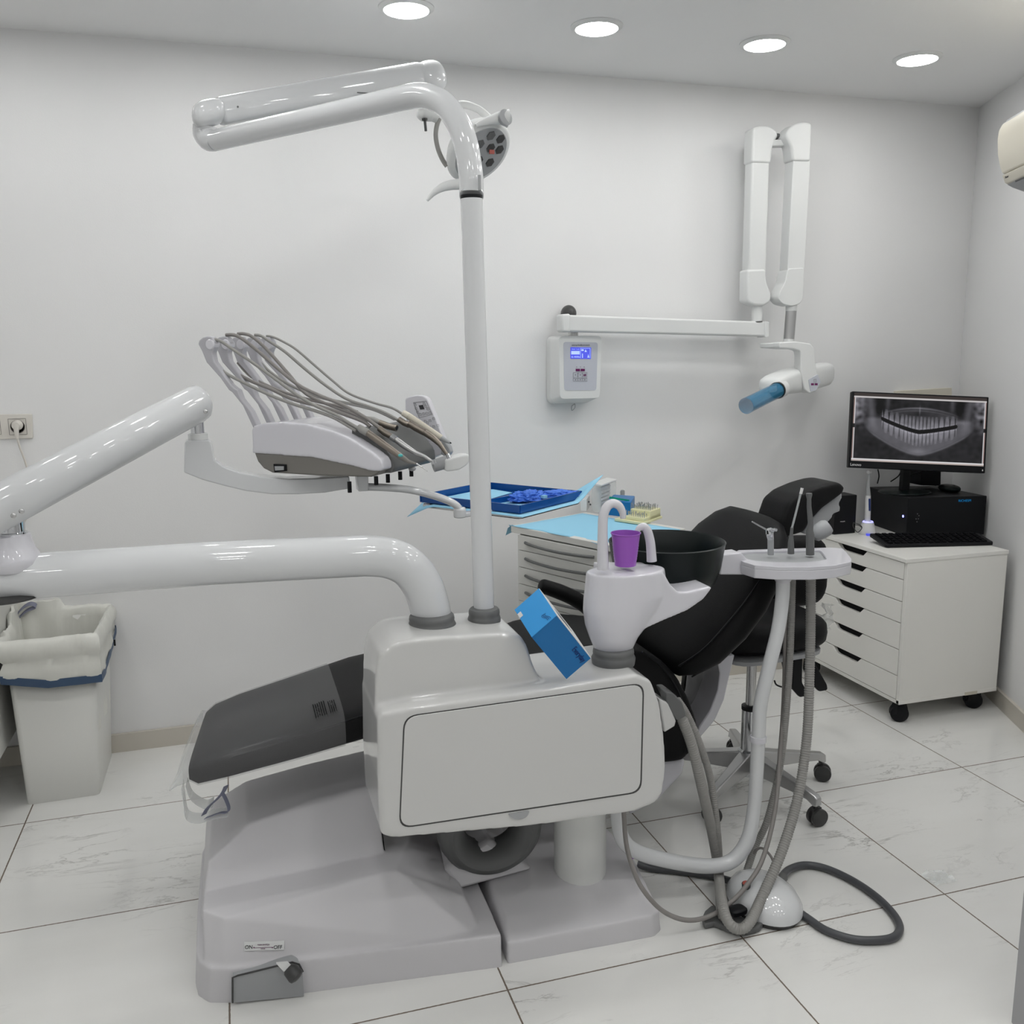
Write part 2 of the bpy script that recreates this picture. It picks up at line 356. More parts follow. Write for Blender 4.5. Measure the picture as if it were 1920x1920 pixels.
# ================================================================ DENTAL CHAIR
ch = thing('dental_chair', (.45, 2.35, 0), 'black leather dental chair on a white floor base, reclined behind the white side cabinet', 'dental chair')
def PS(x, y, off=0): return PV(x, y, (0, 2.026-off), (1, -.114))
# front cover of the base: skirt, sloping shell with a ridge, hump
bm = B()
sk = [(-.165, 2.30), (-.163, 2.13), (-.155, 2.085), (-.13, 2.052), (-.081, 2.035), (.562, 1.962), (.575, 2.72), (-.08, 2.74), (-.14, 2.70), (-.16, 2.6)]
hull(bm, [V((x, y, -.006)) for x, y in sk]+[V((x+(.008 if x < 0 else 0), y+(.004 if y < 2.2 else 0), .085)) for x, y in sk])
hull(bm, [V(p) for p in ((-.135, 2.07, .07), (-.085, 2.045, .07), (.525, 1.975, .06), (-.085, 2.09, .185), (-.135, 2.14, .185), (.31, 2.12, .214), (.33, 2.12, .214), (.50, 2.09, .125), (.535, 2.0, .055),
     (-.12, 2.30, .15), (.31, 2.30, .155), (.50, 2.62, .10), (.535, 2.62, .055), (-.13, 2.6, .12), (.3, 2.6, .12))])
hull(bm, [V(p) for p in ((-.145, 2.20, .12), (-.122, 2.29, .222), (-.02, 2.34, .283), (.15, 2.36, .316), (.322, 2.36, .336), (.322, 2.22, .16), (.1, 2.20, .15),
     (-.14, 2.66, .14), (-.115, 2.62, .225), (-.02, 2.60, .283), (.15, 2.58, .318), (.322, 2.58, .337), (.322, 2.72, .19))])
o = blob(obj('base_front_cover', bm, 'base', ch), .0042, 7)
# right floor plate
bm = B()
hull(bm, [V(p) for p in ((.578, 1.968, -.006), (.97, 1.955, -.006), (1.0, 1.975, -.006), (1.03, 2.2, -.006), (1.03, 2.6, -.006), (.578, 2.7, -.006), (.578, 1.972, .055), (.965, 1.962, .055), (.995, 1.98, .055), (1.015, 2.2, .09), (.60, 2.05, .075), (.96, 2.04, .072), (.99, 2.25, .10), (.60, 2.35, .11), (.98, 2.5, .10), (.60, 2.6, .10))])
blob(obj('base_rear_plate', bm, 'base', ch), .005, 5)
bm = B(); hull(bm, [V(p) for p in ((.50, 2.16, .10), (.72, 2.19, .10), (.60, 2.20, .205), (.47, 2.20, .14), (.70, 2.45, .10), (.6, 2.45, .205), (.50, 2.45, .12))]); bev(obj('base_wedge', bm, 'base', ch), .012, 3)
bm = B(); prism(bm, [(.3195, 2.25, .18), (.3195, 2.65, .18), (.3195, 2.56, .325), (.3195, 2.38, .325)], (.006, 0, 0)); obj('cover_opening', bm, 'blackm', ch)
for k, (a, b_) in enumerate((((.36, 2.46, .25), (.74, 2.46, .44)), ((.50, 2.5, .16), (.86, 2.5, .40)))):
    bm = B(); a = V(a); b_ = V(b_); d = (b_-a).normalized(); n = V((-d.z, 0, d.x)); h = .05 if k == 0 else .045
    prism(bm, [a-n*h+V((0, -.17, 0)), b_-n*h+V((0, -.17, 0)), b_+n*h+V((0, -.17, 0)), a+n*h+V((0, -.17, 0))], (0, .32, 0)); bev(obj('lifting_link', bm, 'base', ch), .01, 3)
# foot brake recess
bm = B(); prism(bm, [PS(437, 1832, .012), PS(447, 1829, .012), PS(548, 1805, .012), PS(560, 1809, .012), PS(567, 1822, .012), PS(570, 1868, .012), PS(437, 1880, .012)], (0, .03, 0)); rec = obj('foot_recess', bm, 'lgrey', ch)
bm = B(); tube(bm, [PS(436, 1880, .014), PS(436, 1833, .014), PS(446, 1829, .014), PS(548, 1804, .014), PS(561, 1808, .014), PS(568, 1822, .014)], .0022, 8); obj('recess_edge', bm, 'dark', ch)
bm = B(); prism(bm, [PS(518, 1807, .02), PS(539, 1805, .02), PS(547, 1813, .03), PS(532, 1822, .03)], (0, .006, 0)); lv = obj('lock_lever', bm, 'matte', ch)
bm = B(); a = PS(541, 1815, .03); b_ = PS(557, 1833, .045); d = b_-a; tube(bm, [a, a+d*.15, a+d*.8, b_, b_+d*.12], [.013, .0165, .0185, .017, .008], 12); obj('lever_knob', bm, 'dark', lv)
st = [PS(458, 1765, -.012), PS(532, 1763, -.012), PS(532, 1780, -.012), PS(458, 1782, -.012)]
# on/off sticker lies on the sloped cover
def CV(x, y):  # sloping front face of the cover between skirt and ridge
    n = (V((.52, 1.98, .075))-V((-.085, 2.045, .075))).cross(V((-.085, 2.095, .195))-V((-.085, 2.045, .075))).normalized()
    if n.y > 0: n = -n
    p0 = V((-.085, 2.045, .08))+n*.0015; r = ray(x, y); return CAM+r*((p0-CAM).dot(n)/r.dot(n)), n
bm = B(); pts = [CV(*q)[0] for q in ((458, 1766), (533, 1764), (533, 1781), (458, 1783))]; nn_ = CV(500, 1770)[1]; prism(bm, pts, nn_*-.003); stk = obj('switch_sticker', bm, 'matte', ch)
xd = (pts[1]-pts[0]).normalized(); yd = nn_.cross(xd)
for s_, x, y, sz in (('ON', 466.5, 1776, .0115), ('OFF', 521, 1776, .0115), ('MAIN SWITCH', 494, 1771.5, .0042), ('POWER', 493, 1779, .003)):
    text('sticker_print', s_, sz, CV(x, y)[0]+nn_*.0008, xd, yd, 'ink' if sz > .01 else 'mag', stk)
bm = B(); tube(bm, [CV(476, 1777)[0]+nn_*.0008, CV(511, 1776)[0]+nn_*.0008], .0005, 6)
for x_ in (476, 511): ell(bm, CV(x_, 1776.5)[0]+nn_*.0008, [V((.0014, 0, 0)), V((0, .0014, 0)), V((0, 0, .0014))], 8, 6)
obj('sticker_print', bm, 'mag', stk)
bm = B(); q = [P(1175, 1596, 2.1), P(1190, 1600, 2.1), P(1194, 1610, 2.1), P(1180, 1611, 2.1)]; prism(bm, q, (0, .004, 0)); obj('purple_tag', bm, 'purple', ch)
# leg rest
def lerp(a, b, t): return a+(b-a)*t
def rings_x(secs, n=9, pw=.42):
    sk = lambda x: .10*max(0, min(1, (.12-x)/.2))
    out = []
    for (x, yc, hw, zc, ht) in secs:
        r = []
        for j in range(36):
            a = 2*math.pi*j/36; c_, s_ = math.cos(a), math.sin(a)
            r.append(V((x+sk(x)*hw*math.copysign(abs(c_)**pw, c_), yc+hw*math.copysign(abs(c_)**pw, c_), zc+ht*math.copysign(abs(s_)**pw, s_))))
        out.append(r)
    return out
LR = [(-.137, 2.48, .15, .465, .012), (-.133, 2.48, .19, .466, .024), (-.11, 2.48, .215, .470, .034), (-.04, 2.48, .222, .485, .040), (.12, 2.48, .225, .515, .044), (.30, 2.48, .23, .552, .050), (.45, 2.48, .24, .565, .055), (.52, 2.48, .235, .56, .05)]
bm = B(); loft(bm, rings_x(LR)); obj('leg_rest', bm, 'leather', ch, smooth=60)
bm = B(); tube(bm, [V((x, yc-hw*.98, zc+ht*.62)) for x, yc, hw, zc, ht in LR[2:]], .0025, 6); obj('leg_rest_seam', bm, 'black', ch)
# seat
bm = B(); pr2 = [P(*q, 2.30) for q in ((1100, 1212), (1200, 1218), (1244, 1240), (1272, 1270), (1294, 1312), (1309, 1355), (1311, 1385), (1301, 1408), (1280, 1428), (1252, 1432), (1200, 1430), (1000, 1452), (960, 1380))]
pr2 += [V((.42, 2.3, .50)), V((.42, 2.3, .60))]
prism(bm, pr2, (0, .37, 0)); blob(obj('seat', bm, 'leather', ch), .008, 14)
bm = B(); tube(bm, cr([P(*q, 2.288) for q in ((1205, 1222), (1240, 1250), (1268, 1290), (1287, 1340), (1292, 1380), (1286, 1412))]), .0028, 6); obj('seat_seam', bm, 'black', ch)
bm = B(); hull(bm, [P(*q, 2.32) for q in ((1180, 1425), (1285, 1424), (1280, 1452), (1235, 1500), (1180, 1530))]+[P(*q, 2.5) for q in ((1150, 1400), (1262, 1405), (1240, 1440), (1180, 1490))]); bev(obj('seat_underside_cover', bm, 'lilac', ch), .012, 3)
# backrest
e = V((.655, 0, .756)).normalized(); nb = V((-e.z, 0, e.x)); b0 = V((1.215, 2.49, .555))
rings = []
for s_, w_, t_, cv in ((-.01, .10, .012, 0), (.0, .16, .03, 0), (.035, .21, .05, -.004), (.10, .25, .062, -.01), (.2, .268, .068, -.014), (.3, .272, .068, -.01), (.38, .262, .064, .0), (.45, .24, .056, .008), (.51, .20, .044, .014), (.545, .15, .03, .018), (.556, .08, .01, .018)):
    c = b0+e*s_+nb*cv; r = []
    for j in range(40):
        a = 2*math.pi*j/40; c_, q_ = math.cos(a), math.sin(a)
        r.append(c+V((0, 1, 0))*w_*math.copysign(abs(c_)**.6, c_)+nb*t_*math.copysign(abs(q_)**.75, q_))
    rings.append(r)
bm = B(); loft(bm, rings); obj('backrest', bm, 'leather', ch, smooth=70)
bm = B(); tube(bm, cr([b0+e*s_+V((0, -w_*.93, 0))+nb*.030 for s_, w_ in ((.02, .2), (.10, .25), (.2, .268), (.3, .272), (.4, .255), (.5, .2))]), .0026, 6); obj('backrest_seam', bm, 'black', ch)
bm = B(); tube(bm, cr([b0+e*s_+V((0, -w_*.93, 0))-nb*.028 for s_, w_ in ((.02, .2), (.10, .25), (.2, .268), (.3, .272), (.4, .255), (.5, .2))]), .0026, 6); obj('backrest_seam', bm, 'black', ch)
# head rest
hc = P(1512, 950, 2.47); he = V((.80, 0, .45)).normalized(); hn = V((-he.z, 0, he.x))
bm = B(); prism(bm, O([(1472, 968), (1480, 945), (1500, 928), (1530, 915), (1558, 907), (1578, 904), (1587, 914), (1583, 926), (1565, 939), (1544, 954), (1528, 971), (1508, 1000), (1488, 1005), (1472, 1010), (1464, 990)], 2.36), (0, .15, 0)); blob(obj('headrest', bm, 'leather', ch), .005, 40)
bm = B(); box(bm, P(1435, 985, 2.5), (.10, .10, .04), Matrix.Rotation(-.75, 3, 'Y')); box(bm, P(1462, 1000, 2.42), (.06, .05, .035), Matrix.Rotation(-.75, 3, 'Y')); blob(obj('headrest_joint', bm, 'black', ch), .005, 6)
bm = B(); prism(bm, [P(*q, 2.385) for q in ((1579, 924), (1580, 934), (1573, 944), (1577, 952), (1575, 960), (1563, 963), (1560, 972), (1548, 984), (1530, 1000), (1520, 1004), (1505, 1000), (1512, 990), (1525, 968), (1545, 948))], (0, .10, 0)); blob(obj('headrest_bracket', bm, 'lgrey', ch), .0045, 6)
bm = B(); a = P(1538, 996, 2.30); lathe(bm, [(.016, -.026), (.022, -.02), (.026, .0), (.026, .02), (.020, .03)], a, (.75, -.2, .5), n=24); obj('headrest_knob', bm, 'lgrey', ch)
# rear bracket
bm = B(); prism(bm, [P(*q, 2.40) for q in ((1344, 1236), (1350, 1262), (1346, 1295), (1332, 1332), (1312, 1362), (1300, 1392), (1312, 1384), (1340, 1352), (1358, 1312), (1367, 1272), (1378, 1228))], (0, .20, 0)); bev(obj('backrest_bracket', bm, 'lilac', ch), .004)
bm = B(); prism(bm, [P(*q, 2.50) for q in ((1292, 1215), (1340, 1215), (1341, 1260), (1334, 1300), (1318, 1335), (1300, 1362), (1296, 1380), (1270, 1350), (1284, 1290))], (0, .03, 0)); bev(obj('bracket_web', bm, 'steel', ch), .004)
# armrest (far side)
bm = B(); tube(bm, cr([P(*q, 2.78) for q in ((1012, 1097), (1018, 1099), (1050, 1110), (1080, 1124), (1106, 1144), (1124, 1178), (1128, 1215))]), [.012, .024, .026, .026, .026, .026, .024], 14, sq=(1, 1.1)); obj('armrest', bm, 'leather', ch, smooth=60)
# transparent foot cover
cv = thing('plastic_foot_cover', (-.02, 2.48, .5), 'clear plastic cover pulled over the foot end of the dental chair', 'plastic cover')
LC = [(x, yc, hw+.004, zc, ht+.0045) for x, yc, hw, zc, ht in LR[1:5]]
LC = [(-.146, 2.48, .20, .464, .030)]+LC+[(.235, 2.48, .2325, .5389, .0518)]
bm = B(); loft(bm, rings_x(LC), cap=False); obj('film_sleeve', bm, 'film', cv, smooth=60)
bm = B(); # loose end of the bag
e0_ = rings_x([LC[0]])[0]
fl_ = [[p, V((p.x-.018-.012*noise.noise(p*9), p.y, .464+(p.z-.464)*.5-.012)), V((p.x-.03-.01*noise.noise(p*12), 2.48+(p.y-2.48)*1.0, .435+(p.z-.464)*.1))] for p in e0_]
loft(bm, [[f[i] for f in fl_] for i in range(3)], cap=False); obj('bag_end', bm, 'film2', cv, smooth=60)
def ribbon(bm, pts, wv, th=.0012):
    pts = cr(pts, 8); wv = V(wv)
    for i in range(len(pts)-1):
        pass
    rings = []
    for i, p in enumerate(pts):
        t = (pts[min(i+1, len(pts)-1)]-pts[max(i-1, 0)]).normalized(); n = t.cross(wv).normalized()*th/2
        rings.append([p-wv/2-n, p+wv/2-n, p+wv/2+n, p-wv/2+n])
    loft(bm, rings)
bm = B(); ribbon(bm, [P(*q, 2.28) for q in ((342, 1470), (346, 1500), (352, 1528), (375, 1534), (400, 1527), (415, 1524), (428, 1522))], (.004, .03, .012)); obj('bag_strap', bm, 'film2', cv)
bm = B(); ribbon(bm, [P(*q, 2.30) for q in ((350, 1466), (360, 1492), (385, 1508), (400, 1503), (392, 1512))], (.004, .03, .01)); obj('bag_strap', bm, 'film2', cv)
bm = B(); ribbon(bm, [P(*q, 2.27) for q in ((424, 1473), (418, 1486), (405, 1500), (390, 1514), (382, 1528))], (.012, .01, .0)); obj('bag_drawstring', bm, 'navy2', cv)
bm = B(); ribbon(bm, [P(*q, 2.27) for q in ((416, 1485), (424, 1500), (429, 1515), (426, 1523), (412, 1524), (385, 1534))], (.007, .01, .0)); obj('bag_drawstring', bm, 'navy2', cv)
# printed warning lines on the cover
bm = B(); random.seed(3)
xs = [.165+.0055*i for i in range(6)]+[.203+.005*i for i in range(4)]
for i, x in enumerate(xs):
    L0 = .075 if i < 6 else .065
    for k in range(int(L0/.003)):
        if random.random() < .85:
            yy = 2.256+.0042*k; i0 = 4; zt = .5925+(x-.235)*.237
            if yy > 2.262: box(bm, (x, yy+.02, zt+.0012), (.0026, .0036, .0006))
obj('warning_print', bm, 'blackm', cv, smooth=0)

# ================================================================ SIDE CABINET (dental unit body)
un = thing('dental_unit_cabinet', (.6, 2.0, .4), 'glossy white dental unit side cabinet with a large framed front panel beside the chair', 'dental unit')
FY = 1.885
bm = B()
prism(bm, O([(714, 1566), (709, 1460), (708, 1350), (716, 1338), (770, 1327), (1000, 1296), (1195, 1265), (1222, 1277), (1238, 1320), (1247, 1385), (1250, 1440), (1243, 1490), (1228, 1508), (1190, 1523), (1000, 1550), (735, 1573)], FY), (0, .25, 0))
prism(bm, O([(708, 1450), (703, 1340), (705, 1262), (713, 1228), (738, 1207), (780, 1198), (955, 1188), (978, 1193), (990, 1212), (1000, 1245), (1012, 1272), (1040, 1284), (1185, 1262), (1212, 1270), (1232, 1305), (1244, 1400), (1240, 1480), (715, 1550)], FY+.05), (0, .20, 0))
blob(obj('body', bm, 'unit', un), .0045, 16)
bm = B(); q = rpoly(O([(757, 1343), (1208, 1280), (1203, 1486), (748, 1554)], FY-.0008), .03, 6); prism(bm, q, (0, .01, 0)); gp = obj('panel_gap', bm, 'dark', un)
bm = B(); q = rpoly(O([(759.5, 1345), (1205.5, 1282.5), (1200.5, 1484), (750.5, 1551.5)], FY-.0022), .03, 6); prism(bm, q, (0, .012, 0)); bev(obj('front_panel', bm, 'unit', un), .001)
bm = B(); q = [P(952, 1527, FY-.003), P(994, 1520, FY-.003), P(988, 1532, FY-.003), P(976, 1537, FY-.003), P(963, 1536, FY-.003)]; prism(bm, rpoly(q, .006), (0, .01, 0)); bev(obj('finger_notch', bm, 'lgrey', un), .001)
bm = B(); prism(bm, O([(700, 1265), (704, 1265), (706, 1420), (701, 1400)], FY+.12), (0, .06, 0)); bev(obj('side_strip', bm, 'lgrey', un), .002)
bm = B(); prism(bm, O([(1236, 1310), (1254, 1318), (1268, 1352), (1266, 1362), (1246, 1374)], 2.02), (0, .07, 0)); bev(obj('hose_outlet_housing', bm, 'unit', un), .004)
# grey rubber collars
for (px_, py_, r_) in ((810, 1174, .0565), (908, 1163, .0395), (1150, 1236, .0535)):
    zz = .862 if px_ < 1000 else .752; c = PZ(px_, py_, zz); c.z -= .001
    bm = B(); lathe(bm, [(r_*.97, -.01), (r_*1.0, .0), (r_*1.01, .006), (r_*.96, .012), (r_*.93, .015), (r_*.95, .02), (r_*.93, .027), (r_*.86, .031), (r_*.5, .032)], c, n=40); obj('rubber_collar', bm, 'grey', un, smooth=50)
# bottle, coil
c = V((.853, 2.175, 0))
pb = P(1087, 1695, 2.175); zb = pb.z; cx_ = P(1087.5, 1620, 2.175).x
bm = B(); rb = .0715; lathe(bm, [(.02, zb+.004), (.035, zb), (.045, zb+.004), (.055, zb+.012), (rb-.003, zb+.035), (rb, zb+.055), (rb, .42)], (cx_, 2.175, 0), n=40); obj('water_bottle', bm, 'bottle', un, smooth=50)
bm = B()
cc = P(917, 1545, 2.2)
def ridged_torus(bm, c, R, r, ax, n=72, m=20, amp=.0011):
    ax = V(ax).normalized(); a = ax.orthogonal().normalized(); b_ = ax.cross(a); rings = []
    for i in range(n):
        t = 2*math.pi*i/n; d = a*math.cos(t)+b_*math.sin(t); rr = []
        for j in range(m):
            u_ = 2*math.pi*j/m; k = r+(amp if j % 2 else -amp); rr.append(V(c)+d*(R+k*math.cos(u_))+ax*k*math.sin(u_)*1.5)
        rings.append(rr)
    loft(bm, rings, close=True)
ridged_torus(bm, cc, .105, .037, (.1, 1, .15), m=28); obj('hose_coil', bm, 'grey', un, smooth=60)
bm = B(); ridged_torus(bm, cc+V((-.002, .12, .02)), .075, .025, (.1, 1, .1)); obj('hose_coil', bm, 'grey', un, smooth=60)
# ---- spittoon pedestal and bowl
sp = thing('spittoon', (.87, 2.0, .75), 'cool white spittoon pedestal carrying a dark glass bowl and two curved spouts', 'spittoon')
SY = 2.0
def ringz(xl, xr, y, dep):
    a = P(xl, y, SY); b_ = P(xr, y, SY); c = (a+b_)/2; hw = (b_.x-a.x)/2
    return [V((c.x+hw*math.cos(2*math.pi*j/32), SY+dep*math.sin(2*math.pi*j/32)*(1), c.z)) for j in range(32)]
bm = B(); loft(bm, [ringz(1117, 1184, 1240, .041), ringz(1116, 1184, 1215, .043), ringz(1107, 1194, 1192, .055), ringz(1099, 1214, 1168, .062), ringz(1095, 1235, 1140, .066), ringz(1096, 1248, 1115, .066), ringz(1099, 1246, 1090, .064), ringz(1101, 1243, 1068, .062)])
prism(bm, [P(*q, SY-.045) for q in ((1190, 1200), (1205, 1182), (1240, 1166), (1290, 1145), (1320, 1124), (1336, 1103), (1333, 1100), (1290, 1110), (1272, 1110), (1258, 1096), (1246, 1075), (1150, 1075), (1150, 1200)) ], (0, .13, 0))
blob(obj('pedestal', bm, 'lilac', sp), .0035, 6)
bc = V((P(1258, 1070, 2.17).x-.014, 2.17, 0)); R0 = .153
prof = [(.03, .845), (.07, .850), (.105, .864), (.130, .890), (.143, .93), (R0, .992), (R0+.002, .996), (R0-.002, .998), (R0-.007, .992), (.137, .945), (.124, .90), (.095, .874), (.05, .862), (.001, .860)]
bm = B(); lathe(bm, prof, (bc.x, bc.y, 0), n=56, cap=False); bw = obj('bowl', bm, 'bowl', sp, smooth=60)
zt = P(1180, 1063, SY).z
def spout(pts, r): 
    bm = B(); tube(bm, cr(pts, 8), r, 16); return obj('spout', bm, 'lilac', sp, smooth=60)
spout([P(*q, 1.975) for q in ((1130.5, 1067), (1130, 1030), (1130, 1000), (1131, 970), (1137, 952), (1148, 944), (1160, 948), (1167, 960), (1168, 972))], [.0140, .0130, .0118, .0115, .0112, .0108, .010, .0085, .0065])
spout([P(*q, 2.02) for q in ((1222, 1052), (1221, 1035), (1219, 1015), (1214, 996), (1207, 988), (1199, 990), (1193, 998))], [.0128, .012, .0115, .011, .0105, .008, .005])
cp = thing('plastic_cup', P(1172, 1060, 1.99), 'purple ribbed plastic cup under the tall spout of the spittoon', 'cup')
c = P(1172.5, 1059.5, 1.99); pf = []
h = .080
for i in range(25):
    t = i/24; pf.append((.0255+.0090*t+(.0005 if (i % 2 and 3 < i < 16) else 0), h*t*.96))
pf += [(.0362, h*.975), (.0362, h), (.0347, h), (.0338, h*.96), (.0245, .004), (.001, .004)]
bm = B(); lathe(bm, [(.001, 0)]+pf, c, n=48, cap=False); obj('cup_wall', bm, 'purple', cp, smooth=50)
# glove box
gb = thing('glove_box', P(1044, 1200, 1.97), 'blue cardboard glove box leaning on the white side cabinet just left of the spittoon', 'glove box')
D0 = P(1044, 1154, 1.862); A_ = P(1010.5, 1103.5, 1.935); C_ = P(997, 1195, 1.880); E_ = P(1108, 1234, 1.880)
a, c_, e_ = A_-D0, C_-D0, E_-D0
print('GLOVE', (C_+e_).z)
def par(bm, o, x, y, z):
    vs = [bm.verts.new(o+x*i+y*j+z*k) for i in (0, 1) for j in (0, 1) for k in (0, 1)]
    for f in ((0, 1, 3, 2), (4, 6, 7, 5), (0, 4, 5, 1), (2, 3, 7, 6), (0, 2, 6, 4), (1, 5, 7, 3)): bm.faces.new([vs[i] for i in f])
un_ = lambda v: v.normalized()
bm = B(); par(bm, D0, a, c_, e_); obj('carton', bm, 'blue2', gb, smooth=0)
bm = B(); par(bm, D0-un_(e_)*.0006, a, c_, un_(e_)*.0012); fe = obj('end_face', bm, 'blue3', gb, smooth=0)   # light blue end
bm = B(); par(bm, D0-un_(c_)*.0008, a, un_(c_)*.0016, e_); tf = obj('top_face', bm, 'matte', gb, smooth=0)      # white opening side
bm = B(); par(bm, D0-un_(c_)*.0012+a*.42+e_*.3, a*.3, un_(c_)*.0006, e_*.35); obj('opening', bm, 'ink', tf, smooth=0)
# dark long face is spanned by c and e
nrm_ = un_(c_.cross(e_)); 
if nrm_.dot(CAM-D0) < 0: nrm_ = -nrm_
text('brand_print', 'Everyday', .020, D0+e_*.80+c_*.22+nrm_*.001, e_, -c_, 'inkb', gb, width=.045)
nre = un_(a.cross(c_)); nre = nre if nre.dot(CAM-D0) > 0 else -nre
bm = B(); par(bm, D0+a*.68+c_*.86+nre*.001, un_(a)*.013, un_(c_)*.010, nre*.0005); obj('price_sticker', bm, 'whitep', fe, smooth=0)
bm = B(); cc2 = D0+a*.18+c_*.27+nre*.0012
for k in range(3): tube(bm, [cc2+un_(a)*(.010*math.cos(t)-.001*k)+un_(c_)*(.006-.004*k+.004*math.sin(t*2)) for t in [i*.35 for i in range(9)]], .0005, 6)
obj('hand_emblem', bm, 'inkb', fe)
# ================================================================ OPERATING LIGHT
ol = thing('operating_light', (.557, 2.068, .87), 'white operating light on a tall pole with a long folded overhead arm', 'operating light')
OP = (.5505, 2.068); OD = (-.625, .78)
def PL(x, y): return PV(x, y, OP, OD)
pb_ = P(908, 1160, 2.068); pt_ = P(884, 368, 2.068)
bm = B(); tube(bm, [pb_, pt_-V((0, 0, .006))], .0248, 32); obj('pole', bm, 'pole', ol, smooth=60)
bm = B(); tube(bm, [pt_-V((0, 0, .0055)), pt_+V((0, 0, .0015))], .0245, 32); obj('joint_ring', bm, 'black', ol, smooth=60)
bm = B(); tube(bm, [pt_+V((0, 0, .0010))]+cr([PL(884, 362), PL(883, 330), PL(875, 276), PL(862, 238), PL(838, 200), PL(812, 184), PL(786, 179), PL(755, 184)], 10)+[PL(404, 263)], .0272, 32); obj('fixed_arm', bm, 'pole', ol, smooth=60)
bm = B(); c = (PL(899.5, 330)+PL(899.5, 362))/2; a = c-V((0, .0, 0)); tube(bm, [V((c.x-.006, c.y-.021, c.z-.016)), V((c.x-.006, c.y-.021, c.z+.016))], .0035, 10); obj('side_cover', bm, 'lgrey', ol)
el = PL(393, 258); 
bm = B(); tube(bm, cr([PL(404, 263), PL(392, 262), PL(384, 250), PL(384, 236)], 8), [.0272, .030, .032, .031], 28); obj('elbow', bm, 'pole', ol, smooth=60)
# spring arm: from the elbow back towards the room's middle
E1 = PL(386, 214); d_a = (P(806, 138, 3.02)-PL(386, 214)).normalized(); S2 = P(806, 138, 3.02)
bm = B(); ell(bm, PL(392, 212), [d_a*.050, V((0, .036, 0)), V((0, 0, .034))], 28, 16, .75); obj('arm_knuckle', bm, 'pole', ol, smooth=70)
d = (S2-E1); d1 = d.normalized(); side = d1.cross(V((0, 0, 1))).normalized(); up_ = side.cross(d1)
def sarm(t, wd_, hg, n=28, pw=.6): 
    c = E1+d*t; return [c+side*wd_*math.copysign(abs(math.cos(2*math.pi*j/n))**pw, math.cos(2*math.pi*j/n))+up_*hg*math.copysign(abs(math.sin(2*math.pi*j/n))**pw, math.sin(2*math.pi*j/n)) for j in range(n)]
bm = B(); loft(bm, [sarm(.045, .02, .024), sarm(.05, .026, .033), sarm(.062, .028, .0365), sarm(.5, .028, .0385), sarm(.93, .028, .0385), sarm(.965, .026, .034), sarm(.98, .018, .022)]); sa = obj('spring_arm', bm, 'pole', ol, smooth=50)
bm = B(); lathe(bm, [(.0025, 0), (.0025, .002)], E1+d*.11-side*-.029, side, n=10); box(bm, E1+d*.62+side*.0285-up_*.02, (.12, .001, .003), Matrix.Rotation(-.0, 3, 'Z')); obj('screw_cap', bm, 'grey', sa)
bm = B(); ell(bm, E1+d*1.0+V((0, 0, -.012)), [d1*.055, side*.035, up_*.05], 28, 14, .8); obj('end_joint', bm, 'pole', ol, smooth=70)
Lc = P(897, 283, 3.0)
bm = B(); tube(bm, cr([S2+V((0, 0, -.03)), S2+V((0, 0, -.10)), P(806, 205, 3.01)]), .017, 16); obj('drop_rod', bm, 'pole', ol, smooth=60)
bm = B(); tube(bm, cr([P(783, 211, 3.0), P(792, 213, 3.0), P(810, 214, 3.0), P(822, 221, 3.0)]), [.012, .023, .023, .018], 18); obj('yoke_joint', bm, 'matte', ol, smooth=60)
bm = B(); tube(bm, [P(796, 222, 2.98), P(796.5, 226, 2.98)], .009, 12); tube(bm, [P(796.5, 225, 2.98), P(798.5, 246, 2.98)], .0042, 10); obj('switch_stick', bm, 'dark', ol)
bm = B(); pa = [P(*q, 3.0) for q in ((824, 222), (819, 236), (817, 255), (821, 278), (829, 298), (838, 312))]; tube(bm, cr(pa, 8), .0050, 10, sq=(1, 1.5)); obj('yoke_arc', bm, 'hose', ol, smooth=60)
bm = B(); pa = [P(*q, 3.03) for q in ((826, 219), (845, 203), (868, 196), (893, 203), (910, 215), (925, 230))]; tube(bm, cr(pa, 8), .0125, 12, sq=(1, .5)); obj('yoke_arc', bm, 'matte', ol, smooth=60)
fa = V((.36, -.66, -.74)).normalized()   # lamp faces down towards the chair and camera side
bm = B(); Rl = .116
lathe(bm, [(.03, -.06), (.065, -.054), (.094, -.038), (.110, -.015), (Rl, .0), (.112, .012), (.102, .018)], Lc, fa, n=44); hd = obj('lamp_head', bm, 'matte', ol, smooth=60)
bm = B(); lathe(bm, [(.098, .016), (.094, .0195), (.02, .021)], Lc, fa, n=44); lf = obj('lens_plate', bm, 'lgrey', hd)
aa = fa.orthogonal().normalized(); ab = fa.cross(aa); wx_ = V((0, 0, 1)).cross(fa).normalized(); wy_ = fa.cross(wx_).normalized()
for i, (u_, v_, k) in enumerate(((-.05, .01, 1), (.0, .02, 1), (.05, .02, 1), (-.03, -.035, 1), (.02, -.03, 1), (.06, -.03, 1), (-.005, -.07, 1), (.04, -.066, 1))):
    bm = B(); lathe(bm, [(.0165, .020), (.0165, .0225), (.012, .0228), (.004, .0215)], Lc+wx_*u_+wy_*v_*-1, fa, n=6); obj('led_lens', bm, 'dark' if i % 3 else 'grey', hd)
bm = B(); box(bm, P(922, 285, 2.968), (.016, .008, .012)); obj('warning_mark', bm, 'red', hd)
bm = B(); tube(bm, cr([P(*q, 2.90) for q in ((892, 236), (905, 230), (925, 224), (942, 221), (952, 222))], 8), [.006, .010, .015, .022, .027], 18); hg_ = obj('handle', bm, 'matte', ol, smooth=60)
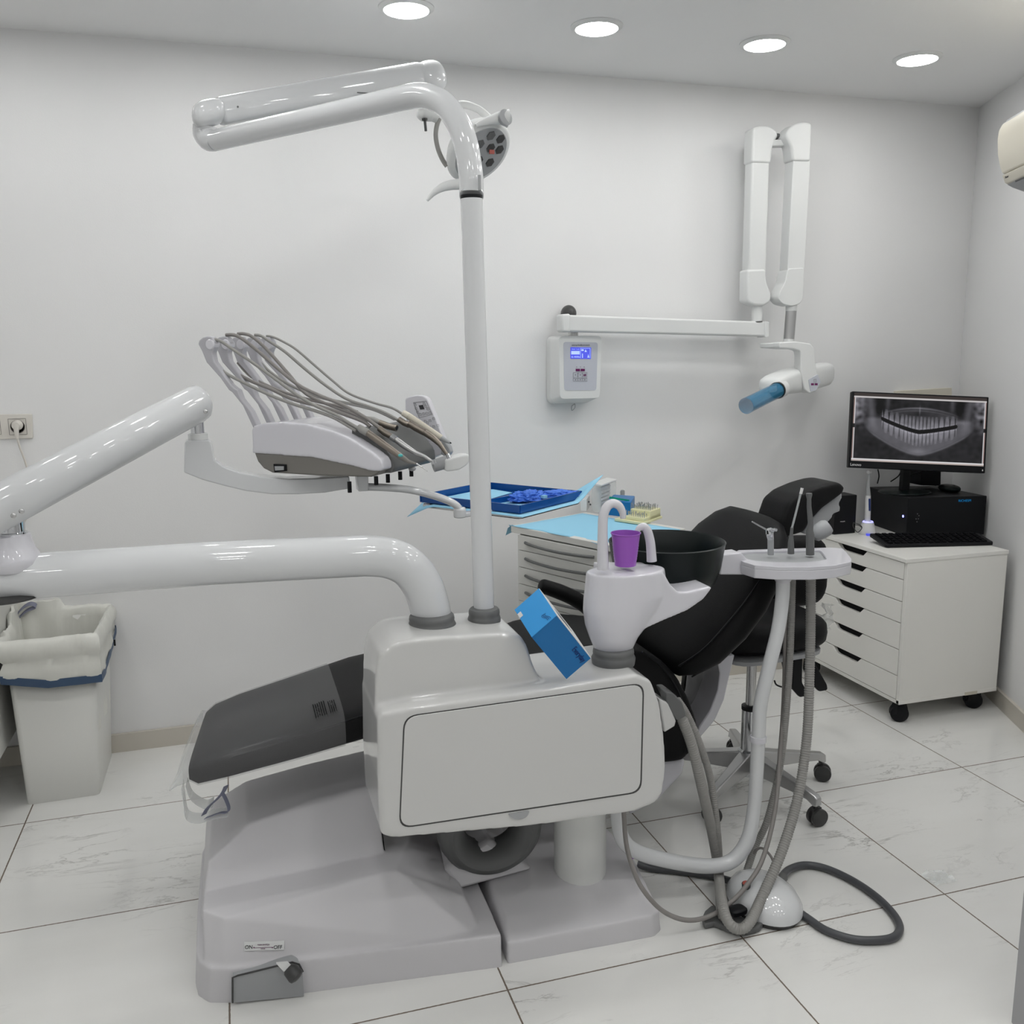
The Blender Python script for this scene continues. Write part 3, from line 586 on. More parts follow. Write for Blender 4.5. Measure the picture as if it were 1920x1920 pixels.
bm = B(); a = P(948, 220, 2.885); lathe(bm, [(.024, -.010), (.0245, .002), (.019, .005)], a, (.35, -.9, .15), n=26); obj('handle_cap', bm, 'lgrey', hg_)
bm = B(); tube(bm, cr([P(*q, 2.95) for q in ((936, 232), (933, 243))]), .012, 12); obj('handle_mount', bm, 'matte', ol)
bm = B(); tube(bm, cr([P(888, 322, 3.0), P(878, 338, 2.98)]+[P(*q, 2.96) for q in ((862, 345), (845, 347), (828, 352), (813, 362), (801, 376))], 8), [.018, .018, .017, .0155, .013, .009, .004], 16); obj('handle', bm, 'matte', ol, smooth=60)
# ================================================================ INSTRUMENT DELIVERY UNIT
du = thing('instrument_unit', (.429, 2.067, .87), 'white dentist instrument unit on a thick two-part swing arm, with five upright hose holders', 'instrument unit')
AY = 2.067
bm = B(); tube(bm, cr(O([(811, 1172), (806, 1140), (792, 1098), (765, 1063), (728, 1046), (685, 1042)], AY), 10)+O([(560, 1048), (400, 1056), (100, 1077), (-60, 1089)], AY), .0475, 40); obj('lower_arm', bm, 'pole', du, smooth=60)
hb = P(17, 1040, AY); hx, hy = hb.x, hb.y
bm = B(); lathe(bm, [(.050, P(17, 1068, AY).z), (.0605, P(17, 1054, AY).z), (.0585, P(17, 1042, AY).z), (.050, P(17, 1028, AY).z), (.0455, P(17, 1012, AY).z), (.044, P(17, 1002, AY).z), (.035, P(17, 1000, AY).z)], (hx, hy, 0), n=40); obj('arm_hub', bm, 'lilac', du, smooth=50)
bm = B(); lathe(bm, [(.030, P(17, 1002, AY).z), (.030, P(17, 998, AY).z), (.026, P(17, 997, AY).z), (.026, P(17, 972, AY).z)], (P(20, 985, AY).x, hy, 0), n=32); obj('swivel_pin', bm, 'chrome', du, smooth=50)
bm = B(); z_ = P(17, 1118, AY).z; lathe(bm, [(.066, z_-.002), (.066, z_+.0025), (.05, z_+.008)], (P(10, 1110, AY).x, hy, 0), n=36); obj('hub_underside', bm, 'dark', du)
A0 = P(-55, 980, 1.99); A1 = P(381, 751, 2.43)
bm = B(); dd = (A1-A0).normalized(); tube(bm, [A0, A0+dd*.01, A1-dd*.03, A1-dd*.012, A1-dd*.002, A1+dd*.003], [.03, .0465, .0465, .044, .036, .024], 40, sq=(1.0, .86)); ua = obj('upper_arm', bm, 'pole', du, smooth=60)
for x, y, Y in ((25.5, 967, 1.99), (40.5, 958.5, 2.00), (385.5, 771.5, 2.372)):
    bm = B(); lathe(bm, [(.0055, 0), (.0052, .002), (.003, .0035)], P(x, y, Y), (0, -1, 0), n=16); obj('screw', bm, 'steel', ua)
BYY = 2.44; px_ = P(370, 800, BYY).x
bm = B(); lathe(bm, [(.0165, P(370, 815, BYY).z), (.0165, P(370, 775, BYY).z)], (px_, BYY, 0), n=24); obj('swivel_pin', bm, 'chrome', du)
bm = B(); lathe(bm, [(.025, P(370, 830, BYY).z), (.024, P(370, 813, BYY).z), (.02, P(370, 812, BYY).z)], (px_, BYY, 0), n=28); obj('swivel_cap', bm, 'matte', du)
# sweeping bracket under the unit
bm = B(); prism(bm, O([(346, 830), (350, 826), (392, 825), (397, 832), (402, 862), (418, 874), (450, 886), (490, 894), (540, 898), (590, 897), (655, 893), (658, 916), (610, 924), (560, 927), (510, 927), (462, 921), (420, 911), (380, 900), (345, 886)], BYY-.03), (0, .06, 0)); bev(obj('support_bracket', bm, 'lgrey' if 0 else 'pole', du), .007, 3)
# body frame
u = V((.785, -.62, 0)).normalized(); v = V((.62, .785, 0)).normalized()
O0 = P(473, 850, 2.44)
def PD(x, y, vv=0.0): o = O0+v*vv; return PV(x, y, o, u)
WD = .275
side_w = [(473, 850), (471, 806), (476, 798), (495, 793), (530, 791), (575, 795), (620, 807), (660, 824), (695, 846), (712, 860), (716, 868), (718, 881), (712, 884), (697, 884), (664, 875), (586, 855), (523, 849)]
bm = B(); prism(bm, [PD(*q) for q in side_w], v*.05)
top_w = [(473, 850), (471, 806), (476, 798), (495, 793), (530, 791), (575, 795), (620, 807), (650, 819), (650, 872), (586, 858)]
prism(bm, [PD(*q) for q in top_w], v*WD); blob(obj('upper_shell', bm, 'lilac', du), .0035, 6)
bm = B(); prism(bm, [PD(*q)+v*.004 for q in [(474, 848), (481, 866), (492, 879), (508, 887), (600, 893), (693, 895), (704, 890), (712, 881), (660, 868), (586, 852), (523, 846)]], v*(WD-.008)); bev(obj('lower_shell', bm, 'taupe', du), .005, 3)
bm = B(); g = [(640, 806), (660, 808), (685, 824), (705, 845), (717, 862), (722, 884), (716, 892), (690, 892), (650, 870)]
prism(bm, [PD(*q)+v*.045 for q in g], v*(WD-.035)); blob(obj('instrument_deck', bm, 'grey', du), .0035, 6)
bm = B(); q = [PD(513, 870), PD(536, 871), PD(537, 883), PD(515, 886)]; prism(bm, [p-v*.001 for p in q], v*.004); sw = obj('main_switch', bm, 'black', du, smooth=0)
bm = B(); q = [PD(516, 874), PD(533, 874), PD(533, 881), PD(517, 882)]; prism(bm, [p-v*.003 for p in q], v*.004); obj('switch_rocker', bm, 'lgrey', sw, smooth=0)
for x, y, vv in ((705, 893, .0), (727, 889, .055), (750, 884, .11), (771, 878, .16)):
    bm = B(); a = P(x, y, 2.30+vv*.8); tube(bm, [a, a-V((0, 0, .022))], .0055, 10); obj('valve_knob', bm, 'black', du)
bm = B(); a = P(655, 903, 2.33); tube(bm, [a, a-V((0, 0, .028))], .0055, 10); obj('valve_knob', bm, 'black', du)
bm = B(); a = P(773, 879, 2.34); ell(bm, a, [V((.010, 0, 0)), V((0, .010, 0)), V((0, 0, .006))], 14, 8); obj('relief_knob', bm, 'lgrey', du)
# hose holders (whips)
wh = [(470, 806), (449, 761), (429, 736), (423, 732), (407, 709), (381, 680), (372, 658), (365, 645), (367, 638), (374, 632), (382, 630), (390, 631), (396, 641), (395, 653), (392, 662), (395, 678), (409, 697), (427, 722), (434, 728), (440, 731), (446, 748), (465, 772), (478, 800)]
for i in range(5):
    vo = .012+i*.062
    base = [PD(*q)+v*0 for q in wh]
    bm = B(); prism(bm, [p+v*vo for p in base], v*.02); bev(obj('hose_holder', bm, 'holder', du), .0035, 3)
    bm = B(); c = PD(388, 646)+v*(vo+.010); lathe(bm, [(.0115, -.013), (.0135, -.011), (.0135, .011), (.0115, .013)], c, v, n=24); obj('hose_roller', bm, 'lilac', du)
# control pad
pd0 = .33
bm = B(); q = rpoly([PD(*p, pd0) for p in ((759, 745), (782, 740), (800, 744), (842, 845), (800, 865), (768, 830), (760, 780))], .012, 4); prism(bm, q, v*.022); bev(obj('control_pad', bm, 'lilac', du), .004, 3); kp = du.children[-1]
def padp(x, y): return PD(x, y, pd0-.0008)
bm = B(); tube(bm, [padp(775, 755), padp(799, 752), padp(811, 777), padp(786, 783), padp(775, 755)], .0006, 5); obj('key_frame', bm, 'inkg', kp)
bm = B(); q = [padp(785, 760), padp(793, 759), padp(796, 767), padp(788, 768)]; prism(bm, q, v*-.0006); obj('pad_display', bm, 'ink', kp, smooth=0)
for x, y in ((778, 759), (780, 766), (783, 773), (788, 777), (794, 776), (800, 775), (806, 774), (795, 757), (798, 762), (802, 767), (797, 790), (806, 789), (813, 785), (806, 801), (813, 800), (821, 798), (801, 793)):
    bm = B(); tube(bm, [padp(x-2, y-2), padp(x+1.6, y-2.2), padp(x+2.4, y+1.8), padp(x-1.2, y+2), padp(x-2, y-2)], .0005, 5); obj('key_mark', bm, 'inkg', kp)
bm = B(); prism(bm, [PD(*p, .30) for p in ((828, 820), (842, 838), (845, 848), (838, 858), (826, 852))], v*.02); bev(obj('deck_end_cap', bm, 'lgrey', du), .003)
# handle
HY = 2.36
bm = B(); tube(bm, O([(812, 874), (838, 866)], HY-.0), [.0165, .0175], 20); obj('handle_socket', bm, 'lgrey', du)
bm = B(); prism(bm, rpoly(O([(834, 862), (852, 857), (868, 852), (881, 852), (883, 862), (876, 872), (862, 881), (845, 884), (835, 884)], HY-.02), .006), (0, .04, 0)); blob(obj('handle_grip', bm, 'matte', du), .0025, 5)
# tray arm
TY0, TY1 = 2.36, 2.36
bm = B(); prism(bm, rpoly(O([(669, 893), (691, 893), (691, 921), (672, 922)], TY0-.02), .003), (0, .04, 0)); bev(obj('tray_arm_socket', bm, 'pole', du), .003)
bm = B(); tube(bm, cr(O([(684, 913), (720, 914), (765, 918), (805, 927), (838, 938), (856, 948), (862, 958)], TY0)), .0125, 16, sq=(.8, 1.1)); obj('tray_arm', bm, 'pole', du, smooth=60)
bm = B(); c = P(862, 955, TY0); lathe(bm, [(.0165, -.022), (.017, -.018), (.017, .002), (.013, .006)], c, n=24); tc_ = PZ(900, 955, 1.07); box(bm, (c.x+.07, c.y+.03, c.z-.016), (.15, .03, .012), Matrix.Rotation(.35, 3, 'Z')); bev(obj('tray_swivel', bm, 'pole', du), .003)
# tray plate (metal) below the paper
TQ = [PZ(795, 937, 1.075), PZ(905, 914, 1.075), PZ(1093, 930, 1.075), PZ(971, 961, 1.075)]
tcn = sum(TQ, V())/4
ta = ((TQ[3]-TQ[0])+(TQ[2]-TQ[1])).normalized(); ta = V((ta.x, ta.y, 0)).normalized(); tb = V((-ta.y, ta.x, 0))
la = ((TQ[3]-TQ[0]).length+(TQ[2]-TQ[1]).length)/4; lb = ((TQ[1]-TQ[0]).length+(TQ[2]-TQ[3]).length)/4
def TP(a, b_, z): return tcn+ta*a+tb*b_+V((0, 0, z-1.075))
bm = B(); prism(bm, rpoly([TP(-la*1.0, -lb*1.0, 1.054), TP(la, -lb, 1.054), TP(la, lb, 1.054), TP(-la, lb, 1.054)], .02), (0, 0, .012)); bev(obj('tray_plate', bm, 'steel', du), .003)
# blue paper under the tray
bm = B(); n_ = 16; gr_ = []
L1 = la+.028; L2 = lb+.028
for i in range(n_+1):
    row = []
    for j in range(n_+1):
        a = -L1+2*L1*i/n_; b_ = -L2+2*L2*j/n_; ex = max(0, abs(a)-la+.01)+max(0, abs(b_)-lb+.01)
        z = 1.0675; cor = max(0, abs(a)/L1+abs(b_)/L2-1.55)
        sgn = 1 if (a > 0 and b_ > 0) else (-.55 if (a < 0 and b_ < 0) else .2)
        z += cor*.16*sgn if (a > 0 and b_ > 0) or (a < 0 and b_ < 0) else 0
        row.append(bm.verts.new(TP(a*(1+.25*cor*(sgn > .9)), b_*(1+.1*cor*(sgn > .9)), z)))
    gr_.append(row)
for i in range(n_):
    for j in range(n_): bm.faces.new((gr_[i][j], gr_[i+1][j], gr_[i+1][j+1], gr_[i][j+1]))
o = tag(obj('tray_paper', bm, 'paper', None, smooth=80), 'light blue paper sheet under the blue tray with one corner curling up', 'paper sheet'); so = o.modifiers.new('s', 'SOLIDIFY'); so.thickness = .0012
# blue tray
bt = thing('instrument_tray', TP(0, 0, 1.07), 'dark blue plastic tray with compartments on the swing arm behind the tall pole', 'tray')
bm = B(); prism(bm, [TP(-la, -lb, 1.0695), TP(la, -lb, 1.0695), TP(la, lb, 1.0695), TP(-la, lb, 1.0695)], (0, 0, .002)); obj('tray_floor', bm, 'blue', bt, smooth=0)
bm = B(); zt_ = 1.092; t_ = .004
for a0, b0_, a1, b1_ in ((-la, -lb, la, -lb), (la, -lb, la, lb), (la, lb, -la, lb), (-la, lb, -la, -lb)):
    p0 = TP(a0, b0_, 1.07); p1 = TP(a1, b1_, 1.07); d = (p1-p0).normalized(); n = V((-d.y, d.x, 0))*t_; prism(bm, [p0-d*.002, p1+d*.002, p1+d*.002+n, p0-d*.002+n], (0, 0, zt_-1.07))
obj('tray_rim', bm, 'blue', bt, smooth=0)
bm = B(); p0 = PZ(1008, 919, 1.09); p1 = PZ(905, 938, 1.09); d = (p1-p0).normalized(); n = V((-d.y, d.x, 0))*t_; prism(bm, [p0, p1, p1+n, p0+n], (0, 0, -.018)); obj('tray_divider', bm, 'blue', bt, smooth=0)
def sheet(name, pts, z, m, label, cat, th=.001):
    bm = B(); prism(bm, [PZ(*q, z) for q in pts], (0, 0, th)); return tag(obj(name, bm, m, None, smooth=0), label, cat)
sheet('tray_liner', ((812, 937), (905, 918), (925, 918), (960, 924), (915, 937), (866, 949)), 1.0725, 'paper', 'pale blue paper lining the left compartment of the blue tray', 'paper liner')
sheet('tray_liner', ((912, 941), (942, 938), (1000, 944), (973, 955), (922, 947)), 1.0725, 'paper', 'pale blue paper lining the front compartment of the blue tray', 'paper liner')
def crumple(name, c, s, m, label, cat, seed, ang=0, amp=.35, fr=9):
    bm = B(); bmesh.ops.create_icosphere(bm, subdivisions=5, radius=1)
    for v_ in bm.verts:
        p = v_.co.copy(); n = noise.multi_fractal(p*fr/4+V((seed, 0, 0)), .9, 2.2, 4)*amp+noise.noise(p*fr*.5+V((0, seed, 0)))*amp
        p = p*(1+n*.6); p = V((p.x*s[0], p.y*s[1], max(p.z, -.25)*s[2])); p = Matrix.Rotation(ang, 3, 'Z') @ p; v_.co = V(c)+p
    return tag(obj(name, bm, m, None, smooth=60), label, cat)
crumple('used_glove', PZ(990, 938, 1.078)+V((0, 0, .006)), (.042, .024, .018), 'glove', 'crumpled blue disposable glove in the middle of the blue tray', 'glove', 4, .2, .45, 14)
crumple('used_glove', PZ(1043, 931, 1.078)+V((0, 0, .004)), (.052, .020, .012), 'glove', 'flattened blue disposable glove at the right end of the blue tray', 'glove', 9, -.1, .4, 12)
bm = B(); box(bm, PZ(1020, 934, 1.085)+V((0, 0, .004)), (.016, .012, .008), Matrix.Rotation(.5, 3, 'Z')); tag(obj('cotton_scrap', bm, 'paper', None), 'small pale scrap lying on the gloves in the blue tray', 'scrap')
# ---------------- handpieces with hoses
def hose(bm, pts, r, v0, v1, n=10):
    k = len(pts); tube(bm, cr([PD(*q, v0+(v1-v0)*min(1, i/(k-1)*1.3)) for i, q in enumerate(pts)], 8), r, n)
def HP(x, y, vv): return PD(x, y, vv)
def handpiece(label, segs, hoses, vv, cat='handpiece', extra=None, nm='handpiece'):
    loc = HP(*segs[0][1][0], vv); t = thing(nm, loc, label, cat, 'handpieces resting on the instrument unit')
    for name, pts, r, m in segs:
        bm = B(); tube(bm, [HP(*q, vv)+V((0, 0, .004)) for q in pts], r, 18); obj(name, bm, m, t, smooth=50)
    for pts, r, v0, m in hoses:
        bm = B(); hose(bm, pts, r, v0, vv); obj('supply_hose', bm, m, t, smooth=60)
    if extra: extra(t)
    return t
W = [.022+i*.062 for i in range(5)]
rh = .0042
handpiece('bronze scaler handpiece with a thin pointed tip, nearest the photo front on the unit deck',
  [('grip', [(672, 803), (678, 808), (690, 815)], [.0075, .0095, .0095], 'hose'), ('body', [(689, 814), (712, 831), (750, 858)], [.0085, .0092, .0075], 'bronze'), ('nose', [(750, 858), (765, 868), (781, 873)], [.0075, .005, .0022], 'taupe'), ('tip', [(780, 872), (793, 880), (802, 887)], [.0018, .0013, .0008], 'steel')],
  [([(393, 636), (412, 639), (432, 652), (468, 676), (510, 706), (552, 737), (590, 760), (630, 778), (655, 793), (674, 804)], rh, W[0], 'hose'),
   ([(393, 668), (404, 684), (424, 700), (452, 715), (500, 738), (545, 756), (590, 770), (625, 783), (655, 800), (668, 808)], rh, W[0], 'hose')], .035,
  extra=lambda t: obj('button', (lambda bm: (ell(bm, HP(751, 857, .028)+V((0, 0, .004)), [u*.0065, v*.004, V((0, 0, .004))], 12, 8), bm)[1])(B()), 'teal', t))
handpiece('chrome contra-angle handpiece with silver neck, second from the near edge of the unit deck',
  [('coupling', [(711, 806), (722, 815), (735, 822)], [.0075, .008, .0075], 'bronze'), ('knurled_ring', [(734, 822), (742, 827)], .0088, 'chrome'), ('body', [(742, 827), (758, 839), (779, 852)], [.0075, .0078, .0055], 'alu'), ('neck', [(779, 852), (795, 858), (810, 868)], [.0055, .004, .0038], 'alu'), ('head', [(812, 866), (814, 873)], .0062, 'chrome')],
  [([(424, 628), (438, 628), (452, 634), (480, 655), (520, 690), (560, 722), (600, 742), (640, 758), (680, 780), (714, 804)], .0048, W[1], 'hose2'),
   ([(428, 678), (440, 696), (470, 714), (505, 728), (548, 748), (600, 762), (640, 775), (680, 790), (694, 800)], .0048, W[1], 'hose2')], .085)
handpiece('empty bronze hose coupling lying behind the chrome handpiece on the unit deck',
  [('sleeve', [(684, 787), (700, 790), (713, 796)], [.006, .0075, .0075], 'hose'), ('coupling', [(712, 796), (728, 802), (744, 806)], .0085, 'bronze'), ('socket_hole', [(744, 806), (744.6, 806.3)], .0062, 'black')],
  [([(446, 626), (458, 626), (474, 632), (500, 655), (540, 700), (570, 735), (600, 752), (640, 768), (668, 778), (690, 788)], .0046, W[2], 'hose2'),
   ([(446, 680), (468, 704), (500, 722), (540, 738), (590, 752), (640, 762), (670, 772)], .004, W[2], 'hose2')], .13, cat='coupling', nm='hose_coupling')
handpiece('long bent bronze contra-angle handpiece beside the ivory one',
  [('coupling', [(748, 789), (758, 796), (768, 800)], [.0078, .008, .008], 'bronze'), ('body', [(767, 797), (782, 806), (797, 814)], [.0092, .0095, .0090], 'bronze'), ('bent_body', [(797, 814), (812, 824), (825, 836), (838, 855)], [.0088, .0085, .0065, .0045], 'bronze'), ('head', [(839, 854), (843, 862)], .0062, 'chrome')],
  [([(478, 628), (490, 630), (505, 640), (535, 660), (570, 690), (610, 722), (650, 748), (690, 762), (722, 774), (750, 790)], rh, W[3], 'hose'),
   ([(480, 672), (510, 700), (550, 725), (600, 745), (650, 756), (700, 768), (740, 786)], .004, W[3], 'hose')], .20)
handpiece('ivory ultrasonic handpiece, farthest on the unit deck in front of the key pad',
  [('sleeve', [(756, 777), (766, 783)], [.0085, .009], 'cream'), ('body', [(766, 783), (790, 799), (828, 824)], [.0092, .0090, .0078], 'ivory'), ('nose', [(827, 824), (836, 829), (844, 833)], [.0078, .006, .003], 'lgrey'), ('tip', [(843, 832), (846, 834)], .0018, 'black')],
  [([(500, 630), (512, 632), (530, 640), (555, 655), (590, 685), (625, 715), (655, 738), (700, 755), (735, 765), (757, 778)], .0034, W[4], 'hose')], .25)

# ================================================================ SUCTION TRAY, PIPE, HOSES
as_ = thing('assistant_tray', (1.35, 2.1, .4), 'white assistant tray on a bent white pipe at the right of the spittoon', 'assistant tray')
bm = B(); tube(bm, cr([P(*q, Y) for q, Y in (((1158, 1500), 2.12), ((1160, 1545), 2.11), ((1172, 1580), 2.1), ((1205, 1601), 2.1), ((1270, 1617), 2.09), ((1330, 1624), 2.08), ((1372, 1614), 2.08), ((1400, 1580), 2.08), ((1412, 1530), 2.09), ((1418, 1460), 2.1), ((1422, 1380), 2.1), ((1426, 1320), 2.1), ((1442, 1250), 2.1), ((1459, 1180), 2.11), ((1467, 1120), 2.12), ((1468, 1082), 2.12))], 8), [.0205]*8+[.019]*8, 24); obj('bent_pipe', bm, 'pole', as_, smooth=60)
bm = B(); c0 = P(1421, 1390, 2.1); c1 = P(1421.5, 1380, 2.1); tube(bm, [c0, c1], .0225, 24); obj('pipe_ring', bm, 'lilac', as_)
bm = B(); lathe(bm, [(.019, -.012), (.024, -.004), (.030, 0), (.030, .012)], P(1468, 1083, 2.12), n=26); obj('tray_collar', bm, 'lilac', as_, smooth=50)
zt = .925
out = [(1372, 1038), (1385, 1031.5), (1470, 1028.5), (1560, 1026.5), (1580, 1028), (1588, 1036), (1597, 1048), (1596, 1053), (1565, 1060), (1520, 1063), (1460, 1063), (1415, 1060), (1395, 1054), (1378, 1045)]
top = [PZ(*q, zt) for q in out]
# tray body with a sunken shelf
bm = B(); prism(bm, [p+V((0, 0, -.036)) for p in top], (0, 0, .0265)); bev(obj('tray_body', bm, 'lilac', as_), .003, 3)
cen = sum(top, V())/len(top)
ins = [PZ(*q, zt) for q in ((1381, 1037), (1399, 1034.5), (1470, 1032.5), (1537, 1031), (1541, 1034), (1546, 1041), (1550, 1048), (1535, 1052), (1500, 1054.5), (1450, 1054), (1418, 1052), (1400, 1047), (1390, 1042), (1383, 1039)) ]
bm = B(); a = [bm.verts.new(p) for p in top]; b_ = [bm.verts.new(p) for p in ins]; c_ = [bm.verts.new(p+V((0, 0, -.010))) for p in ins]; d_ = [bm.verts.new(p+V((0, 0, -.010))) for p in top]; n = len(a)
for i in range(n):
    j = (i+1) % n
    bm.faces.new((a[i], a[j], b_[j], b_[i])); bm.faces.new((b_[i], b_[j], c_[j], c_[i])); bm.faces.new((a[j], a[i], d_[i], d_[j])); bm.faces.new((d_[j], d_[i], c_[i], c_[j]))
bev(obj('tray_rim', bm, 'lilac', as_), .002)
bm = B(); prism(bm, [p+V((0, 0, -.0094)) for p in ins], (0, 0, .0025)); obj('tray_inlay', bm, 'lgrey', as_, smooth=0)
bm = B(); prism(bm, rpoly([P(*q, 2.17) for q in ((1355, 1040), (1390, 1036), (1405, 1052), (1400, 1078), (1350, 1078))], .006), (0, .05, 0)); bev(obj('tray_hinge', bm, 'lilac', as_), .005, 3)
# hose connector at the cabinet's right side
for i, (pp, Y) in enumerate(((((1248, 1298), (1262, 1300), (1280, 1318), (1287, 1342), (1270, 1352), (1262, 1340), (1250, 1318)), 2.02), (((1240, 1292), (1252, 1291), (1270, 1306), (1272, 1318), (1250, 1312)), 2.09))):
    bm = B(); prism(bm, rpoly([P(*q, Y) for q in pp], .006), (0, .035, 0)); bev(obj('hose_connector', bm, 'grey', un), .003)
# suction hoses (each with its instrument)
def Ys(pts): return [P(x, y, Y) for x, y, Y in pts]
sh = thing('suction_hose', P(1519, 1060, 2.2), 'thick ribbed grey suction hose with a grey wide-bore tip, rightmost in the assistant tray', 'suction hose', 'hoses hanging from the assistant tray')
bm = B(); ctube(bm, Ys([(1520, 1062, 2.17), (1520, 1150, 2.16), (1518, 1260, 2.14), (1513, 1380, 2.10), (1497, 1490, 2.05), (1468, 1590, 1.99), (1432, 1675, 1.94), (1405, 1730, 1.885), (1383, 1742, 1.88), (1363, 1724, 1.90), (1352, 1680, 1.98), (1346, 1625, 2.13), (1335, 1560, 2.12), (1317, 1480, 2.05), (1298, 1400, 2.04), (1279, 1348, 2.04)]), .0135, .0068, .07, 16); obj('ribbed_hose', bm, 'hose', sh, smooth=60)
bm = B(); tube(bm, [P(1519, 1040, 2.17), P(1519, 1003, 2.17), P(1518, 995, 2.17), P(1520, 980, 2.17), P(1517, 950, 2.17), P(1517, 936, 2.17), P(1517, 928, 2.17), P(1517, 925, 2.17)], [.0115, .0115, .010, .0078, .0062, .0058, .0085, .0082], 18); obj('suction_tip', bm, 'grey', sh, smooth=50)
sh = thing('suction_hose', P(1484, 1060, 2.19), 'middle ribbed grey hose carrying a clear saliva ejector with white tip', 'suction hose', 'hoses hanging from the assistant tray')
bm = B(); ctube(bm, Ys([(1486, 1064, 2.18), (1484, 1150, 2.18), (1480, 1250, 2.17), (1471, 1370, 2.16), (1460, 1450, 2.15), (1438, 1540, 2.13), (1415, 1590, 2.12), (1391, 1660, 2.06), (1372, 1712, 2.0), (1358, 1722, 1.94), (1349, 1700, 1.97), (1349, 1620, 2.13), (1343, 1540, 2.11), (1332, 1460, 2.12), (1312, 1395, 2.11), (1288, 1340, 2.11), (1270, 1312, 2.11)]), .0098, .006, .08, 12); obj('ribbed_hose', bm, 'hose', sh, smooth=60)
bm = B(); tube(bm, [P(1483, 1038, 2.18), P(1483, 1018, 2.18), P(1484, 1000, 2.18), P(1485, 989, 2.18)], [.0095, .0085, .0045, .0042], 16); obj('ejector_grip', bm, 'grey', sh, smooth=50)
bm = B(); tube(bm, [P(1485, 990, 2.18), P(1494, 955, 2.18), P(1502, 922, 2.18)], .0031, 12); obj('ejector_tube', bm, 'clear', sh)
bm = B(); tube(bm, [P(1501.5, 926, 2.18), P(1504, 915, 2.18)], .0042, 12); obj('ejector_tip', bm, 'whitep', sh)
sy = thing('air_water_syringe', P(1444, 1050, 2.2), 'clear and chrome air-water syringe with thin nozzle, leftmost in the assistant tray', 'syringe')
bm = B(); tube(bm, Ys([(1474, 1066, 2.19), (1473, 1150, 2.19), (1470, 1300, 2.18), (1462, 1420, 2.14), (1453, 1520, 2.06), (1430, 1610, 2.0), (1400, 1660, 1.97), (1370, 1692, 1.96), (1330, 1718, 1.945), (1285, 1725, 1.94), (1240, 1706, 1.945), (1203, 1664, 1.95), (1184, 1620, 1.98), (1174, 1580, 2.03), (1170, 1530, 2.06), (1168, 1500, 2.06)]) if 0 else cr(Ys([(1474, 1066, 2.19), (1473, 1150, 2.19), (1470, 1300, 2.18), (1462, 1420, 2.14), (1453, 1520, 2.06), (1430, 1610, 2.0), (1400, 1660, 1.97), (1370, 1692, 1.96), (1330, 1718, 1.945), (1285, 1725, 1.94), (1240, 1706, 1.945), (1203, 1664, 1.95), (1184, 1620, 1.98), (1174, 1580, 2.03), (1170, 1530, 2.06), (1168, 1500, 2.06)]), 10), .0062, 12); obj('supply_hose', bm, 'hose2', sy, smooth=60)
bm = B(); tube(bm, [P(1445, 1040, 2.2), P(1445, 1010, 2.2)], .0088, 16); obj('syringe_handle', bm, 'lgrey', sy)
bm = B(); tube(bm, cr([P(1445, 1013, 2.2), P(1443, 1000, 2.2), P(1441, 992, 2.2)]), [.008, .0115, .008], 16); tube(bm, [P(1444, 993, 2.19), P(1450, 995, 2.19)], .0062, 12); tube(bm, [P(1451, 993, 2.2), P(1456, 994, 2.2)], .0045, 12); obj('syringe_head', bm, 'chrome', sy)
bm = B(); tube(bm, [P(1437, 993, 2.2), P(1410, 978, 2.2)], [.0026, .0019], 10); obj('nozzle', bm, 'steel', sy)
# ================================================================ FOOT PEDAL AND ITS HOSES
fp = thing('foot_pedal', PZ(1418, 1700, 0), 'white and grey foot control pedal with a red button on the floor below the pipe', 'foot pedal')
pc = PZ(1432, 1698, 0.0); 
bm = B(); prof = [(.10, .012), (.108, .016), (.106, .028), (.094, .048), (.07, .064), (.045, .074), (.02, .078), (.001, .079)]
lathe(bm, prof, pc, n=44, sx=.86, sy=1.12); pd = obj('pedal_shell', bm, 'pole', fp, smooth=60)
bm = B(); lathe(bm, [(.1, 0.001), (.103, .012), (.098, .016)], pc, n=44, sx=.86, sy=1.12); obj('pedal_base', bm, 'dark', fp)
bm = B(); pts = [PZ(1316, 1720, .02), PZ(1322, 1700, .03), PZ(1335, 1686, .035), PZ(1360, 1690, .04), PZ(1390, 1702, .045), PZ(1420, 1714, .04), PZ(1432, 1722, .03), PZ(1424, 1737, .02), PZ(1400, 1744, .02), PZ(1370, 1740, .02), PZ(1340, 1728, .02), PZ(1322, 1732, .02)]
prism(bm, [V((p.x, p.y, .003)) for p in pts], (0, 0, .016)); blob(obj('foot_plate', bm, 'grey', fp), .003, 5)
bm = B(); ell(bm, PZ(1382, 1706, .045)+V((0, -.0, -.002)), [V((.026, .004, 0)), V((-.004, .018, 0)), V((0, 0, .010))], 20, 8, .6); obj('pedal_slot', bm, 'black', fp)
bm = B(); c = PZ(1399, 1657.5, .076); lathe(bm, [(.0115, -.010), (.0118, .0015), (.0105, .0025)], c, (-.15, -.1, 1), n=24); obj('button_ring', bm, 'dark', fp)
bm = B(); lathe(bm, [(.0095, 0), (.0095, .0035), (.0075, .004)], c, (-.15, -.1, 1), n=24); obj('red_button', bm, 'red', fp)
bm = B(); tube(bm, cr([PZ(1405, 1618, .02), PZ(1406, 1610, .06), PZ(1425, 1590, .10), PZ(1445, 1605, .09), PZ(1456, 1635, .06), PZ(1468, 1670, .03), PZ(1469, 1700, .006)]), .0036, 10); obj('wire_handle', bm, 'hose2', fp)
ph = thing('pedal_hose', PZ(1600, 1640, 0), 'dark grey hose lying in a big loop on the floor right of the foot pedal', 'hose')
